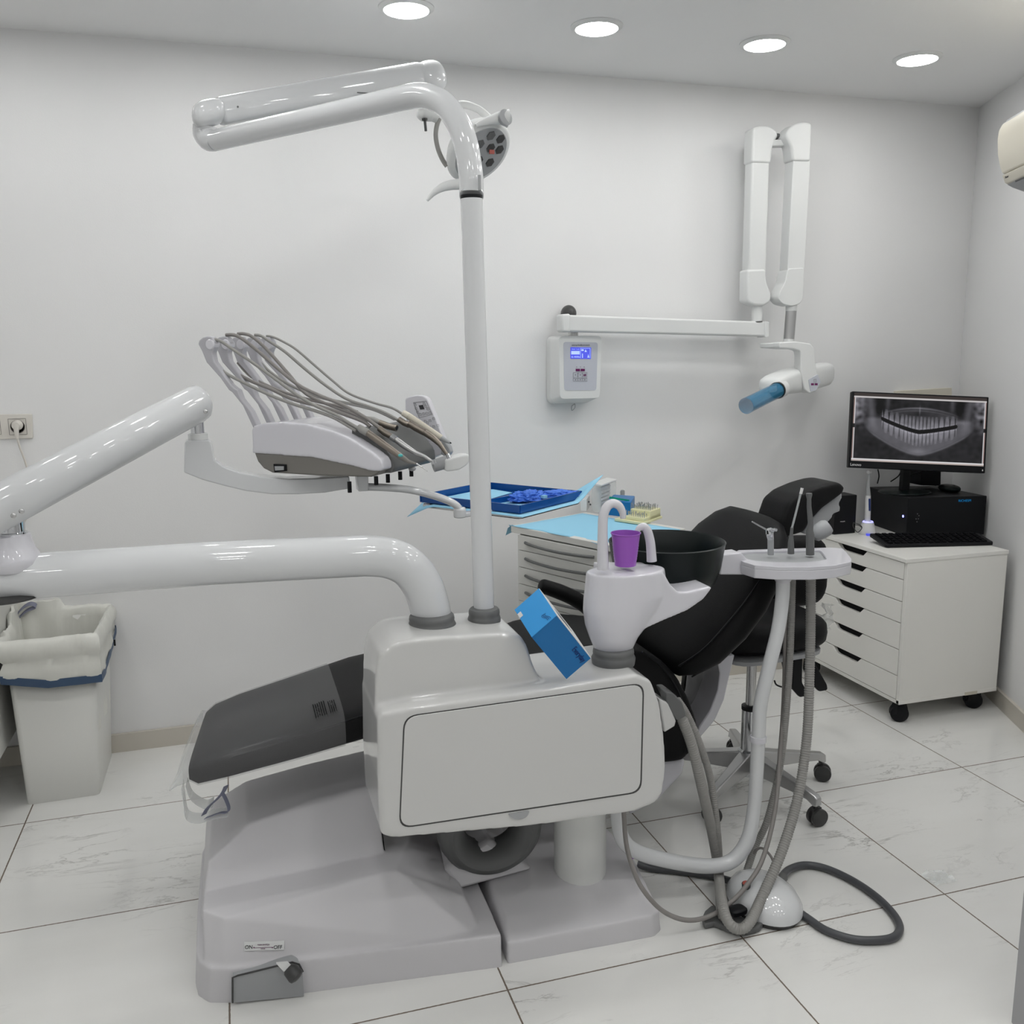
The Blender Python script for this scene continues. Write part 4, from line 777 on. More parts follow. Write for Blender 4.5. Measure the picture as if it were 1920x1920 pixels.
bm = B(); tube(bm, cr([PZ(1448, 1662, .05), PZ(1462, 1648, .04), PZ(1480, 1630, .02), PZ(1510, 1622, .012), PZ(1550, 1629, .011), PZ(1600, 1652, .011), PZ(1645, 1683, .011), PZ(1676, 1715, .011), PZ(1687, 1740, .011), PZ(1676, 1757, .011), PZ(1645, 1763, .011), PZ(1600, 1761, .011), PZ(1550, 1745, .011), PZ(1515, 1722, .011), PZ(1480, 1698, .012), PZ(1462, 1690, .02), PZ(1445, 1690, .03)], 10), .0105, 14); obj('hose_loop', bm, 'dhose', ph, smooth=60)
bm = B(); tube(bm, [PZ(1452, 1660, .048), PZ(1468, 1645, .037)], .0135, 14); obj('hose_sleeve', bm, 'grey', ph)
ph = thing('pedal_hose', PZ(1290, 1635, 0), 'dark grey hose running on the floor from the chair base to the foot pedal', 'hose')
bm = B(); tube(bm, cr([PZ(1195, 1620, .02), PZ(1222, 1628, .0115), PZ(1270, 1633, .0115), PZ(1320, 1640, .0115), PZ(1360, 1649, .014), PZ(1390, 1660, .03)], 10), .0105, 14); obj('hose_run', bm, 'dhose', ph, smooth=60)
bm = B(); q = PZ(1760, 1648, 0); n_ = 10; rows = []
for i in range(n_+1):
    rows.append([bm.verts.new(q+V(((i/n_-.5)*.075, (j/n_-.5)*.06, .002+.012*abs(noise.noise(V((i*.35, j*.35, 2))))+.006*math.exp(-((i-3)**2)/4)))) for j in range(n_+1)])
for i in range(n_):
    for j in range(n_): bm.faces.new((rows[i][j], rows[i+1][j], rows[i+1][j+1], rows[i][j+1]))
tag(obj('plastic_wrapper', bm, 'clear', None, smooth=60), 'small crinkled clear plastic wrapper on the floor right of the hose loop', 'wrapper')
# ================================================================ WALL X-RAY MACHINE
xr = thing('wall_xray_machine', P(1075, 690, WY), 'white wall-mounted dental x-ray machine with control box, long arm and folded scissor arm', 'x-ray machine')
XF = WY-.115
bm = B()
back = [P(*q, WY-.004) for q in ((1028, 634), (1120, 630), (1119, 752), (1029, 757))]
front = [P(*q, XF) for q in ((1050, 629), (1129, 631), (1124, 748), (1050, 746))]
z1 = max(p.z for p in front); z0 = min(p.z for p in front); xa = P(1024, 690, WY).x; xb = P(1128, 690, XF).x
prism(bm, [V((xa, WY-.002, z0-.03)), V((xa, WY-.002, z1)), V((P(1050, 690, XF).x, XF, z1-.004)), V((P(1050, 690, XF).x, XF, z0))] if 0 else rpoly([V((xa, WY-.003, z0-.02)), V((xb-.02, WY-.003, z0-.02)), V((xb-.02, WY-.003, z1)), V((xa, WY-.003, z1))], .03), (0, -.05, 0))
hull(bm, rpoly([V((xa+.0, WY-.05, z0-.018)), V((xb-.015, WY-.05, z0-.018)), V((xb-.015, WY-.05, z1)), V((xa, WY-.05, z1))], .03)+rpoly([V((P(1050, 690, XF).x, XF, z0+.004)), V((xb-.006, XF, z0+.004)), V((xb, XF, z1-.002)), V((P(1048, 690, XF).x, XF, z1-.002))], .02))
bev(obj('control_box', bm, 'matte', xr), .006, 3); cb = xr.children[-1]
bm = B(); q = rpoly([P(*q, XF-.001) for q in ((1056.5, 641), (1121, 642), (1118, 732), (1058, 732))], .012); prism(bm, q, (0, .003, 0)); obj('control_panel', bm, 'panel', cb, smooth=0)
bm = B(); q = rpoly([P(*q, XF-.002) for q in ((1069.5, 651), (1108.5, 651.5), (1108, 673), (1069.5, 672.5))], .002); prism(bm, q, (0, .002, 0)); lc = obj('display', bm, 'lcd', cb, smooth=0)
def XB(x, y): return P(x, y, XF-.0028)
text('display_text', '0.400s', .0095, XB(1079.5, 669.3), (1, 0, 0), (0, 0, 1), 'lcdw', cb, width=.036)
bm = B(); prism(bm, [XB(1071, 658), XB(1087, 658), XB(1087, 664.5), XB(1071, 664.5)], (0, .0004, 0)); prism(bm, [XB(1088.3, 653), XB(1088.9, 653), XB(1088.9, 671.5), XB(1088.3, 671.5)], (0, .0004, 0)); prism(bm, [XB(1088.3, 653), XB(1106.5, 653), XB(1106.5, 653.6), XB(1088.3, 653.6)], (0, .0004, 0)); prism(bm, [XB(1106.2, 653), XB(1106.8, 653), XB(1106.6, 671.5), XB(1106, 671.5)], (0, .0004, 0))
prism(bm, [XB(1098, 655), XB(1100.5, 660), XB(1096, 660)], (0, .0004, 0)); prism(bm, [XB(1103, 664), XB(1105, 670.5), XB(1101.5, 670.5)], (0, .0004, 0)); prism(bm, [XB(1090, 655), XB(1094.5, 655), XB(1094.5, 658), XB(1090, 658)], (0, .0004, 0)); prism(bm, [XB(1091.5, 663), XB(1093, 663), XB(1093, 671), XB(1091.5, 671)], (0, .0004, 0)); obj('display_text', bm, 'lcdw', cb, smooth=0)
text('display_text', '70 kV  7 mA', .005, XB(1079, 654.8), (1, 0, 0), (0, 0, 1), 'lcdw', cb, width=.033)
text('panel_print', 'simple&smart', .0095, XB(1089, 647), (1, 0, 0), (0, 0, 1), 'inkg', cb, width=.078)
for x, s_ in ((1081.5, 'R'), (1088.3, 'B'), (1095.2, 'A')): text('panel_print', s_, .006, XB(x, 688), (1, 0, 0), (0, 0, 1), 'inkg', cb)
for x in (1083.5, 1092.8):
    bm = B(); prism(bm, [XB(x-3.9, 691.5), XB(x+3.9, 691.5), XB(x+3.9, 696), XB(x-3.9, 696)], (0, .0006, 0)); obj('plus_minus_key', bm, 'mag', cb, smooth=0)
for x, y, w_, h_ in ((1079, 703, 4, 4.4), (1088, 703, 4, 4.4), (1096.5, 703, 4.4, 4.4), (1079, 712, 4, 2.6), (1088, 712, 4, 2.6), (1096.5, 712, 4.4, 2.6)):
    bm = B(); tube(bm, [XB(x-w_, y-h_), XB(x+w_, y-h_), XB(x+w_, y+h_), XB(x-w_, y+h_), XB(x-w_, y-h_)], .0006, 5); ell(bm, XB(x, y), [V((.002, 0, 0)), V((0, .0005, 0)), V((0, 0, .0025))], 8, 6); obj('soft_key', bm, 'inkg', cb)
bm = B(); prism(bm, [XB(1094, 702), XB(1099, 701), XB(1099, 705), XB(1094, 705)], (0, .0004, 0)); obj('key_symbol', bm, 'mag', cb, smooth=0)
bm = B(); tube(bm, cr([P(*q, WY-.06) for q in ((1078, 757), (1072, 762), (1072, 770))]), .002, 8); tube(bm, cr([P(*q, WY-.06) for q in ((1078, 757), (1078, 764), (1073, 770))]), .0016, 8); obj('wall_cable', bm, 'lgrey', xr)
bm = B(); c = P(1075, 627, WY-.07); lathe(bm, [(.020, -.018), (.020, .012)], c, n=20); obj('pivot_stub', bm, 'steel', xr)
bm = B(); ell(bm, P(1066, 588, WY-.05), [V((.030, 0, 0)), V((0, .045, 0)), V((0, 0, .034))], 22, 12); obj('pivot_cap', bm, 'dark', xr, smooth=60)
XA = WY-.13
bm = B(); prism(bm, O([(1058, 590), (1438, 603), (1438, 631), (1058, 622)], XA-.02), (0, .055, 0)); bev(obj('extension_arm', bm, 'matte', xr), .008, 3)
bm = B(); prism(bm, O([(1053, 589), (1070, 588), (1070, 623), (1054, 622)], XA-.026), (0, .067, 0)); bev(obj('arm_end_cap', bm, 'matte', xr), .008, 3)
bm = B(); prism(bm, O([(1435, 602), (1443, 604), (1442, 631), (1435, 633)], XA-.026), (0, .067, 0)); bev(obj('arm_end_cap', bm, 'matte', xr), .004, 3)
bm = B(); a = P(1419, 603, XA); tube(bm, [a, P(1420, 572, XA)], .0225, 22); obj('pivot_post', bm, 'matte', xr, smooth=60)
bm = B(); tube(bm, [P(1419, 604, XA), P(1419, 602.5, XA)], .0235, 22); obj('post_gap', bm, 'dark', xr)
def shell(name, pts, Y, dep, m='matte', vox=.004, it=6):
    bm = B(); prism(bm, rpoly(O(pts, Y), .012, 3), (0, dep, 0)); return bev(obj(name, bm, m, xr), .012, 4)
XS = XA-.035
shell('scissor_arm', [(1411, 290), (1444, 290), (1437, 515), (1404, 515)], XS+.005, .06)
shell('scissor_arm', [(1488, 290), (1520, 290), (1508, 515), (1476, 515)], XS-.035, .06)
shell('joint_cover', [(1412, 240), (1425, 236), (1442, 236), (1455, 243), (1460, 254), (1455, 262), (1449, 275), (1446, 306), (1410, 305)], XS, .07)
shell('joint_cover', [(1475, 250), (1480, 240), (1492, 231), (1510, 228), (1523, 232), (1520, 303), (1486, 302), (1484, 275), (1475, 258)], XS-.04, .07)
shell('joint_cover', [(1402, 505), (1436, 504), (1438, 530), (1447, 552), (1445, 566), (1432, 574), (1415, 573), (1401, 566)], XS, .07)
shell('joint_cover', [(1477, 504), (1508, 502), (1506, 560), (1500, 570), (1485, 574), (1468, 570), (1459, 560), (1462, 548), (1472, 530)], XS-.04, .07)
bm = B(); prism(bm, O([(1448, 262), (1484, 261), (1486, 273), (1448, 274)], XS+.0), (0, .045, 0)); bev(obj('cross_link', bm, 'matte', xr), .004)
bm = B(); ell(bm, P(1457, 256, XS+.03), [V((.010, 0, 0)), V((0, .02, 0)), V((0, 0, .012))], 12, 8); obj('link_pin', bm, 'grey', xr)
XH = XS-.01
bm = B(); tube(bm, [P(1484, 570, XH), P(1483.5, 583, XH)], .0235, 22); obj('post_collar', bm, 'matte', xr); bm = B(); tube(bm, [P(1479, 636, XH), P(1478, 647, XH)], .0235, 22); obj('post_collar', bm, 'matte', xr)
bm = B(); tube(bm, [P(1483.5, 582, XH), P(1479, 637, XH)], .0225, 24); obj('drop_post', bm, 'alu', xr, smooth=60)
bm = B(); prism(bm, rpoly(O([(1461, 642), (1490, 640), (1520, 644), (1528, 655), (1529, 680), (1534, 705), (1539, 720), (1530, 734), (1518, 738), (1508, 730), (1502, 700), (1502, 665), (1500, 658), (1488, 654), (1461, 652)], XH-.165), .006, 3), (0, .05, 0)); prism(bm, O([(1462, 643), (1496, 641), (1496, 655), (1462, 652)], XH-.13), (0, .15, 0)); yk = bev(obj('yoke', bm, 'matte', xr), .006, 3)
bm = B(); prism(bm, rpoly(O([(1516, 712), (1533, 702), (1539, 716), (1530, 732), (1520, 734)], XH-.167), .003), (0, .003, 0)); obj('key_pad', bm, 'panel', xr, smooth=0)
bm = B()
for x in (1523.5, 1530.5): prism(bm, O([(x-2.6, 718.5), (x+2.6, 718.5), (x+2.6, 722.5), (x-2.6, 722.5)], XH-.168), (0, .001, 0))
obj('key_mark', bm, 'mag', xr, smooth=0)
bm = B(); tube(bm, [P(*q, XH-.168) for q in ((1526, 711), (1530.5, 711), (1530.5, 716.5), (1526, 716.5), (1526, 711))], .0006, 5); obj('key_mark', bm, 'inkg', xr)
# tube head: axis from the right-back to the left-front
hA = P(1548, 704, XH+.06); hB = P(1441, 721, XH-.20); 
hd_ = (hB-hA).normalized(); hs = hd_.cross(V((0, 0, 1))).normalized(); hu = hs.cross(hd_)
Lh = (hB-hA).length
def hring(t, w_, h_, dz=0): 
    return [hA+hd_*(Lh*t)+hu*dz+hs*w_*math.copysign(abs(math.cos(2*math.pi*j/32))**.55, math.cos(2*math.pi*j/32))+hu*h_*math.copysign(abs(math.sin(2*math.pi*j/32))**.6, math.sin(2*math.pi*j/32)) for j in range(32)]
bm = B(); loft(bm, [hring(-.02, .03, .028, .01), hring(0, .04, .042, .01), hring(.06, .048, .050, .008), hring(.45, .054, .055, .002), hring(.7, .056, .050, 0), hring(.90, .055, .040, -.004), hring(.97, .050, .032, -.006), hring(1.0, .035, .022, -.008)]); obj('tube_head', bm, 'matte', xr, smooth=60)
ca = P(1459, 731, XH-.22); cbp = P(1399, 761, XH-.36); cdx = (cbp-ca).normalized()
bm = B(); tube(bm, [ca-cdx*.03, ca+cdx*.004], .036, 30); obj('cone_socket', bm, 'whitep', xr)
bm = B(); tube(bm, [ca+cdx*.0, ca+cdx*.014], .0335, 30); obj('cone_ring', bm, 'black', xr)
bm = B(); n = 40; R1 = .0315; R2 = .0292; a_ = cdx.orthogonal().normalized(); b2 = cdx.cross(a_)
rg = lambda p, r: [p+r*(a_*math.cos(2*math.pi*j/n)+b2*math.sin(2*math.pi*j/n)) for j in range(n)]
loft(bm, [rg(ca+cdx*.012, R1), rg(cbp, R1), rg(cbp, R2), rg(ca+cdx*.012, R2)], close=True, cap=False); obj('beam_cone', bm, 'cone', xr, smooth=40)

# ================================================================ RIGHT CABINET (alex-type drawers) + COMPUTER
X0, X1, Y0_, Y1_ = 2.497, 2.985, 2.893, 3.55; ZT, ZB = .682, .082
rc = thing('drawer_cabinet', (X0, Y0_, 0), 'white six-drawer cabinet on black castors carrying the computer in the right corner', 'cabinet')
bm = B(); box(bm, ((X0+X1)/2+.011, (Y0_+Y1_)/2, (ZB+ZT-.016)/2), (X1-X0-.022, Y1_-Y0_, ZT-.016-ZB)); box(bm, (X0+.012, Y0_+.0081, (ZB+ZT-.016)/2), (.024, .0162, ZT-.016-ZB)); bev(obj('carcass', bm, 'cab', rc), .0015)
bm = B(); box(bm, ((X0+X1)/2-.003, (Y0_+Y1_)/2, ZT-.008), (X1-X0+.012, Y1_-Y0_+.004, .0155)); bev(obj('top_panel', bm, 'cab', rc), .001)
bm = B(); box(bm, ((X0+X1)/2, (Y0_+Y1_)/2, ZB+.008), (X1-X0, Y1_-Y0_+.003, .016)); bev(obj('bottom_panel', bm, 'cab', rc), .001)
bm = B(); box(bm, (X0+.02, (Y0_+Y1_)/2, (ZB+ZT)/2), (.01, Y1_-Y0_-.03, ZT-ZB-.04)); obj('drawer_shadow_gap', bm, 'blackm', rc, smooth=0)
# drawer fronts with a cut-out grip
zs = []
for (x, y) in ((1697.5, 1051), (1695.5, 1088), (1692.5, 1129), (1690, 1169), (1687, 1219), (1684, 1268), (1681, 1317)): zs.append(PX(x, y, X0-.001).z)
zs[0] = ZT-.018; zs[-1] = ZB+.017
ym = (Y0_+Y1_)/2+.0
for i in range(6):
    zt1, zb1 = zs[i]-.0016, zs[i+1]+.0016; ya, yb = Y0_+.0175, Y1_-.006; g = .026
    gc = ya+(yb-ya)*.5
    out_ = [(ya, zb1), (yb, zb1), (yb, zt1), (gc+.095, zt1), (gc+.072, zt1-g*.85), (gc+.055, zt1-g), (gc-.055, zt1-g), (gc-.072, zt1-g*.85), (gc-.095, zt1), (ya, zt1)]
    bm = B(); prism(bm, [V((X0-.002, y, z)) for y, z in out_], (.017, 0, 0)); bev(obj('drawer', bm, 'cab', rc), .001)
bm = B(); q = PV(1820, 1307, (0, Y0_-.0025), (1, 0)); box(bm, (q.x, q.y, ZB+.007), (.062, .002, .0135)); obj('chipped_edge', bm, 'ivory', rc)
for x, y in ((X0+.03, Y0_+.03), (X1-.07, Y0_+.05), (X0+.03, Y1_-.04), (X1-.07, Y1_-.04)):
    bm = B(); lathe(bm, [(.032, -.020), (.0355, -.017), (.0355, .017), (.032, .020)], (x, y, .0358), (-.5, -.85, 0), n=26); box(bm, (x, y, .071), (.012, .012, .03)); hull(bm, [V((x-.038, y-.012, .035)), V((x+.038, y-.012, .035)), V((x-.024, y-.012, .076)), V((x+.024, y-.012, .076)), V((x-.038, y+.012, .035)), V((x+.038, y+.012, .035)), V((x-.024, y+.012, .076)), V((x+.024, y+.012, .076))]); obj('castor', bm, 'black', rc, smooth=40)
# tower
pN = V((2.79, 3.255, ZT)); px1 = V((.975, -.22, 0)).normalized(); py1 = V((.22, .975, 0)).normalized(); hp = .172
tw = thing('computer_tower', pN, 'black computer tower lying on its side on the drawer cabinet under the monitor', 'computer')
bm = B(); prism(bm, [pN, pN+px1*.355, pN+px1*.30+py1*.32, pN+py1*.33-px1*.02], (0, 0, hp)); bev(obj('case', bm, 'black', tw), .002)
text('brand_print', 'RICHESPI', .014, pN+px1*.255-py1*.0015+V((0, 0, hp-.019)), px1, (0, 0, 1), 'cyan', tw, width=.056)
bm = B(); c = pN-px1*.003+py1*.03+V((0, 0, .085)); ell(bm, c, [px1*.002, py1*.006, V((0, 0, .006))], 12, 8); obj('power_light', bm, 'led', tw)
bm = B()
for (a, z) in ((.045, .10), (.052, .092), (.04, .078), (.05, .078), (.045, .065)): lathe(bm, [(.0022, 0), (.0022, .0015)], pN+px1*a-py1*.001+V((0, 0, z)), -py1, n=8)
obj('vent_hole', bm, 'inkg', tw)
# keyboard
kb = thing('keyboard', PZ(1740, 1020, ZT), 'black keyboard in front of the computer tower', 'keyboard')
K = [PZ(1661, 1026, ZT+.004), PZ(1864, 1021, ZT+.004), PZ(1834, 1003, ZT+.028), PZ(1629, 1004, ZT+.028)]
bm = B(); vs = rpoly(K, .012, 4); prism(bm, [V((p.x, p.y, p.z-.004)) for p in vs], (0, 0, .014)); bev(obj('keyboard_body', bm, 'black', kb), .003)
R_ = []
for r in range(5):
    bm = B()
    for c in range(15):
        s_, t_ = (c+.5)/16.2+.03, (r+.5)/5.6+.06
        p = (K[0]*(1-s_)+K[1]*s_)*(1-t_)+(K[3]*(1-s_)+K[2]*s_)*t_; ex = (K[1]-K[0]).normalized(); ey = (K[3]-K[0]).normalized(); nz_ = ex.cross(ey)
        box(bm, p+V((0, 0, .0125)), (.017, .0145, .005), Matrix((ex, ey, nz_)).transposed())
    obj('key_row', bm, 'blackm', kb, smooth=0)
# monitor
m1, m2, m3_, m4 = P(1601.5, 733.5, 3.40), P(1857.5, 744.5, 3.215), P(1588.5, 872.5, 3.36), P(1843, 891, 3.18)
mo = thing('monitor', (2.85, 3.28, ZT+hp), 'black monitor showing a panoramic dental x-ray, standing on the computer tower', 'monitor')
ex = (m2-m1).normalized(); ey = (m1-m3_); ey = (ey-ex*ey.dot(ex)).normalized(); ez = ex.cross(ey)
Wm = ((m2-m1).length+(m4-m3_).length)/2; Hm = ((m1-m3_).length+(m2-m4).length)/2; mc = (m1+m2+m3_+m4)/4
print('MON', Wm, Hm, mc)
MR = Matrix((ex, ey, ez)).transposed()
def MP(a, b_, c=0): return mc+ex*a+ey*b_+ez*c
def mq(bm, a0, b0_, a1, b1_, z0, z1): prism(bm, [MP(a0, b0_, z0), MP(a1, b0_, z0), MP(a1, b1_, z0), MP(a0, b1_, z0)], ez*(z1-z0))
bm = B(); mq(bm, -Wm/2, -Hm/2, Wm/2, Hm/2, -.03, 0); bev(obj('housing', bm, 'black', mo), .004, 3)
# picture on the screen: painted per vertex by a formula
sw_, sh_ = Wm/2-.008, 0
yb_, yt_ = -Hm/2+.030, Hm/2-.006
nx_, ny_ = 330, 170
def xray(s, t):
    """s 0..1 left-right, t 0..1 bottom-top -> brightness"""
    x = (s-.5)*2; fx = abs(x); g = math.exp; cl01 = lambda a: max(0, min(1, a))
    nz1 = noise.noise(V((s*5, t*3, 1))); nz2 = noise.noise(V((s*26, t*14, 4)))
    gv = .013+.009*nz1
    occ = .485+(.19 if x < 0 else .11)*(min(fx, .62)/.58)**1.35
    lower = .085+.36*(fx/.78)**1.55
    upper = occ+.01 if fx < .58 else .70
    m = cl01((t-lower)/.05)*cl01((upper-t)/.05)*cl01((.86-fx)/.08); gv += .072*m*(1-.25*fx)
    gv += .05*g(-((t-lower-.012)/.018)**2)*cl01((.80-fx)/.1)
    mu = .86-.30*fx**2
    if fx < .70: gv += .035*cl01((t-occ)/.05)*cl01((mu-t)/.08)
    gv += .10*g(-((t-(mu+.0))/.014)**2)*cl01(1-fx*1.5)+.05*g(-((t-(mu-.04))/.012)**2)*cl01(.75-fx)
    gv -= .035*g(-((t-(mu-.10))/.05)**2)*cl01(1-fx*1.8)
    gv += .05*g(-((fx-.72-.16*(t-.6))/.055)**2)*cl01((t-.42)/.2)
    gv -= .02*g(-((fx-.62)/.05)**2)*cl01((t-.6)*4)
    if fx > .80: gv += (.17*(fx-.80)/.2)*cl01((t-.45)/.3)*(.7+1.1*nz2)
    gv += .035*g(-((fx-.50)/.03)**2)*cl01((t-.72)*4)
    gv += .07*g(-(x/.010)**2)*g(-((t-.82)/.06)**2)+.06*g(-(x/.14)**2)*g(-((t-.15)/.05)**2)
    if fx < .58:
        u_ = x/.058 if fx < .26 else math.copysign(.26/.058+(fx-.26)/.085, x); ft = abs((u_ % 1)-.5)*2
        for sgn, b0, ln in ((1, occ+.022, .22-.13*fx), (-1, occ-.045, .21-.08*fx)):
            d = (t-b0)*sgn
            if 0 < d < ln:
                k = d/ln; edge_ = cl01((1.02-.45*k-ft)/.3); gv += (.105-.075*k+.03*nz2)*edge_*(1.25-fx*.6)
                if k < .14: gv += .05*edge_
                if ft > .84 and k < .75: gv -= .025
    if fx < .60: gv -= .5*g(-((t-(occ-.012))/(.022-.008*fx))**2)*min(1, (.60-fx)/.05)
    return max(.003, min(.5, gv+.008*nz2))
bm = B(); lay = bm.loops.layers.color.new('col') if hasattr(bm.loops.layers, 'color') else None
grid = []; cols = {}
fa0, fa1, fb0, fb1 = -sw_+.001, sw_-.001, yb_, yt_
for i in range(nx_+1):
    row = []
    for j in range(ny_+1):
        vtx = bm.verts.new(MP(fa0+(fa1-fa0)*i/nx_, fb0+(fb1-fb0)*j/ny_, .0012)); row.append(vtx)
    grid.append(row)
for i in range(nx_):
    for j in range(ny_): bm.faces.new((grid[i][j], grid[i+1][j], grid[i+1][j+1], grid[i][j+1]))
vals = []
for i in range(nx_+1):
    for j in range(ny_+1):
        s, t = i/nx_, j/ny_
        l_, r2_, b2_, t2_ = .014, .986, .018, .945
        if t > .955: c3 = (.035, .028, .026)
        elif t > t2_-.012: c3 = (.42, .40, .40)
        elif t < b2_: c3 = (.35, .30, .28)
        elif t < b2_+.022: c3 = (.55, .54, .55)
        elif s < l_ or s > r2_:
            c3 = (.20, .14, .13) if s < l_*.5 or s > 1-l_*.5 else (.50, .49, .50)
            if abs(t-.52) < .03: c3 = (.01, .01, .01)
        else:
            k = xray((s-l_)/(r2_-l_), (t-b2_-.02)/(t2_-b2_-.03)); c3 = (k*.95, k*.93, k*1.05)
        vals.append(c3)
scr = obj('screen', bm, 'black', mo, smooth=0)
ca_ = scr.data.color_attributes.new('picture', 'FLOAT_COLOR', 'POINT')
for i, c3 in enumerate(vals): ca_.data[i].color = (*c3, 1)
sm = bpy.data.materials.new('screen_picture'); sm.use_nodes = True; nt = sm.node_tree; bb = nt.nodes['Principled BSDF']; at = nt.nodes.new('ShaderNodeVertexColor'); at.layer_name = 'picture'
bb.inputs['Base Color'].default_value = (.01, .01, .01, 1); bb.inputs['Roughness'].default_value = .4; bb.inputs['Specular IOR Level'].default_value = .12; nt.links.new(at.outputs[0], bb.inputs['Emission Color']); bb.inputs['Emission Strength'].default_value = .95
scr.data.materials.clear(); scr.data.materials.append(sm)
text('brand_print', 'Lenovo', .017, MP(-Wm/2+.030, -Hm/2+.013, .0008), ex, ey, 'whitep', mo, width=.046)
bm = B(); mq(bm, Wm/2-.014, -Hm/2+.009, Wm/2-.010, -Hm/2+.016, 0, .001); obj('status_light', bm, 'whitep', mo, smooth=0)
sb = PZ(1697, 908, ZT+hp+.006); sb.y = min(sb.y, 3.42)
sb = V((P(1697, 905, 3.38).x, 3.38, ZT+hp))
bm = B(); lathe(bm, [(.112, 0), (.118, .003), (.114, .008), (.04, .012), (.001, .012)], sb, n=44, sy=.85); obj('stand_foot', bm, 'bowl', mo, smooth=50)
bm = B(); pt__ = MP(-.01, -Hm/2+.03, -.02); hull(bm, [sb+V((-.022, -.01, .01)), sb+V((.018, -.01, .01)), sb+V((-.022, .012, .01)), sb+V((.018, .012, .01)), V((sb.x-.02, sb.y-.01, pt__.z+.03)), V((sb.x+.016, sb.y-.01, pt__.z+.03)), V((sb.x-.02, sb.y+.012, pt__.z+.03)), V((sb.x+.016, sb.y+.012, pt__.z+.03))]); obj('stand_neck', bm, 'black', mo)
for pts in (((1646, 880), (1648, 893), (1645, 907)), ((1690, 882), (1684, 893), (1670, 903)), ((1725, 886), (1700, 893), (1690, 902))):
    bm = B(); tube(bm, cr([P(*q, 3.44) for q in pts]), .0028, 8); obj('cable', bm, 'black', mo)
def simplebox(name, pts, Y, dep, m, label, cat, b=.003):
    bm = B(); prism(bm, O(pts, Y), (0, dep, 0)); return bev(tag(obj(name, bm, m, None), label, cat), b)
simplebox('loudspeaker', [(1728, 868), (1765, 872), (1764, 911), (1727, 910)], 3.43, .08, 'black', 'small black loudspeaker behind the monitor foot, right side', 'loudspeaker')
sp_ = thing('loudspeaker', P(1582, 985, 3.40), 'black loudspeaker left of the computer tower behind the chair headrest', 'loudspeaker')
zc = P(1582, 984, 3.40); bm = B(); xl, xr_ = P(1563, 985, 3.4).x, P(1603, 985, 3.4).x; box(bm, ((xl+xr_)/2, 3.44, (ZT+P(1582, 929, 3.4).z)/2), (xr_-xl, .09, P(1582, 929, 3.4).z-ZT)); bev(obj('case', bm, 'black', sp_), .004)
text('brand_print', 'PHILIPS', .006, P(1580, 978, 3.393), (1, 0, 0), (0, 0, 1), 'whitep', sp_, width=.024)
ms = thing('computer_mouse', PZ(1780, 920, ZT+hp), 'black computer mouse on top of the computer tower right of the monitor foot', 'mouse')
bm = B(); c = PZ(1780, 917, ZT+hp+.01); c.z = ZT+hp+.014; ell(bm, c, [V((.036, -.01, 0)), V((.01, .055, 0)), V((0, 0, .018))], 24, 12, .85); obj('mouse_body', bm, 'bowl', ms, smooth=70)
bm = B(); ell(bm, c+V((-.004, -.03, .014)), [V((.003, 0, 0)), V((0, .010, 0)), V((0, 0, .005))], 10, 8); obj('mouse_wheel', bm, 'dark', ms)
# curing light on its charger
cu = thing('curing_light', PZ(1627, 1008, ZT), 'white pen-shaped curing light standing in its blue glowing charger', 'curing light')
c = PZ(1626, 1001, ZT); 
bm = B(); lathe(bm, [(.036, 0), (.037, .003), (.034, .02), (.027, .045), (.022, .056), (.016, .057), (.012, .050), (.001, .05)], c, n=34, cap=False); obj('charger', bm, 'whitep', cu, smooth=50)
bm = B(); lathe(bm, [(.0235, .0535), (.0205, .0585), (.0160, .0575), (.0150, .053)], c, n=34, cap=False); obj('glow_ring', bm, 'ledg', cu)
bm = B(); prism(bm, [P(1627, 1001, c.y-.040), P(1637, 1001, c.y-.040), P(1637, 1006, c.y-.040), P(1627, 1006, c.y-.040)], (0, .012, 0)); obj('charger_display', bm, 'lcd', cu, smooth=0)
CY = c.y
bm = B(); tube(bm, [P(1626, 992, CY), P(1627, 960, CY), P(1627.5, 935, CY), P(1628, 929, CY)], [.012, .0125, .0118, .011], 22); pen = obj('handle', bm, 'whitep', cu, smooth=50)
bm = B(); tube(bm, [P(1628, 930, CY), P(1627.5, 915, CY), P(1628.5, 900, CY), P(1630, 887, CY)], [.011, .0085, .0055, .0048], 20); obj('neck', bm, 'lgrey', cu, smooth=50)
bm = B(); tube(bm, [P(1627.5, 885.5, CY-.004), P(1632, 885, CY+.004)], .0072, 16); obj('light_tip', bm, 'whitep', cu)
bm = B(); prism(bm, rpoly([P(1629, 935, CY-.0125), P(1632.5, 935, CY-.0125), P(1632.5, 958, CY-.0125), P(1629, 958, CY-.0125)], .002), (0, .002, 0)); obj('button_strip', bm, 'inkb', cu, smooth=0)
gl = crumple if 0 else None
bm = B(); prism(bm, [PZ(1566, 992, ZT), PZ(1584, 991, ZT), PZ(1572, 974, ZT+.03), PZ(1562, 976, ZT+.03)], (0, .03, 0)); tag(obj('white_stand', bm, 'matte', None), 'white wedge-shaped stand on the drawer cabinet beside the loudspeaker', 'stand')
bm = B(); tube(bm, cr([P(*q, 3.33) for q in ((1600, 980), (1612, 984), (1616, 990), (1608, 998), (1600, 988), (1600, 980))]), .0018, 8); tube(bm, cr([P(*q, 3.36) for q in ((1604, 984), (1612, 986), (1618, 992))]), .0018, 8); tag(obj('eyeglasses', bm, 'dark', None), 'thin dark framed eyeglasses lying behind the curing light charger', 'eyeglasses')
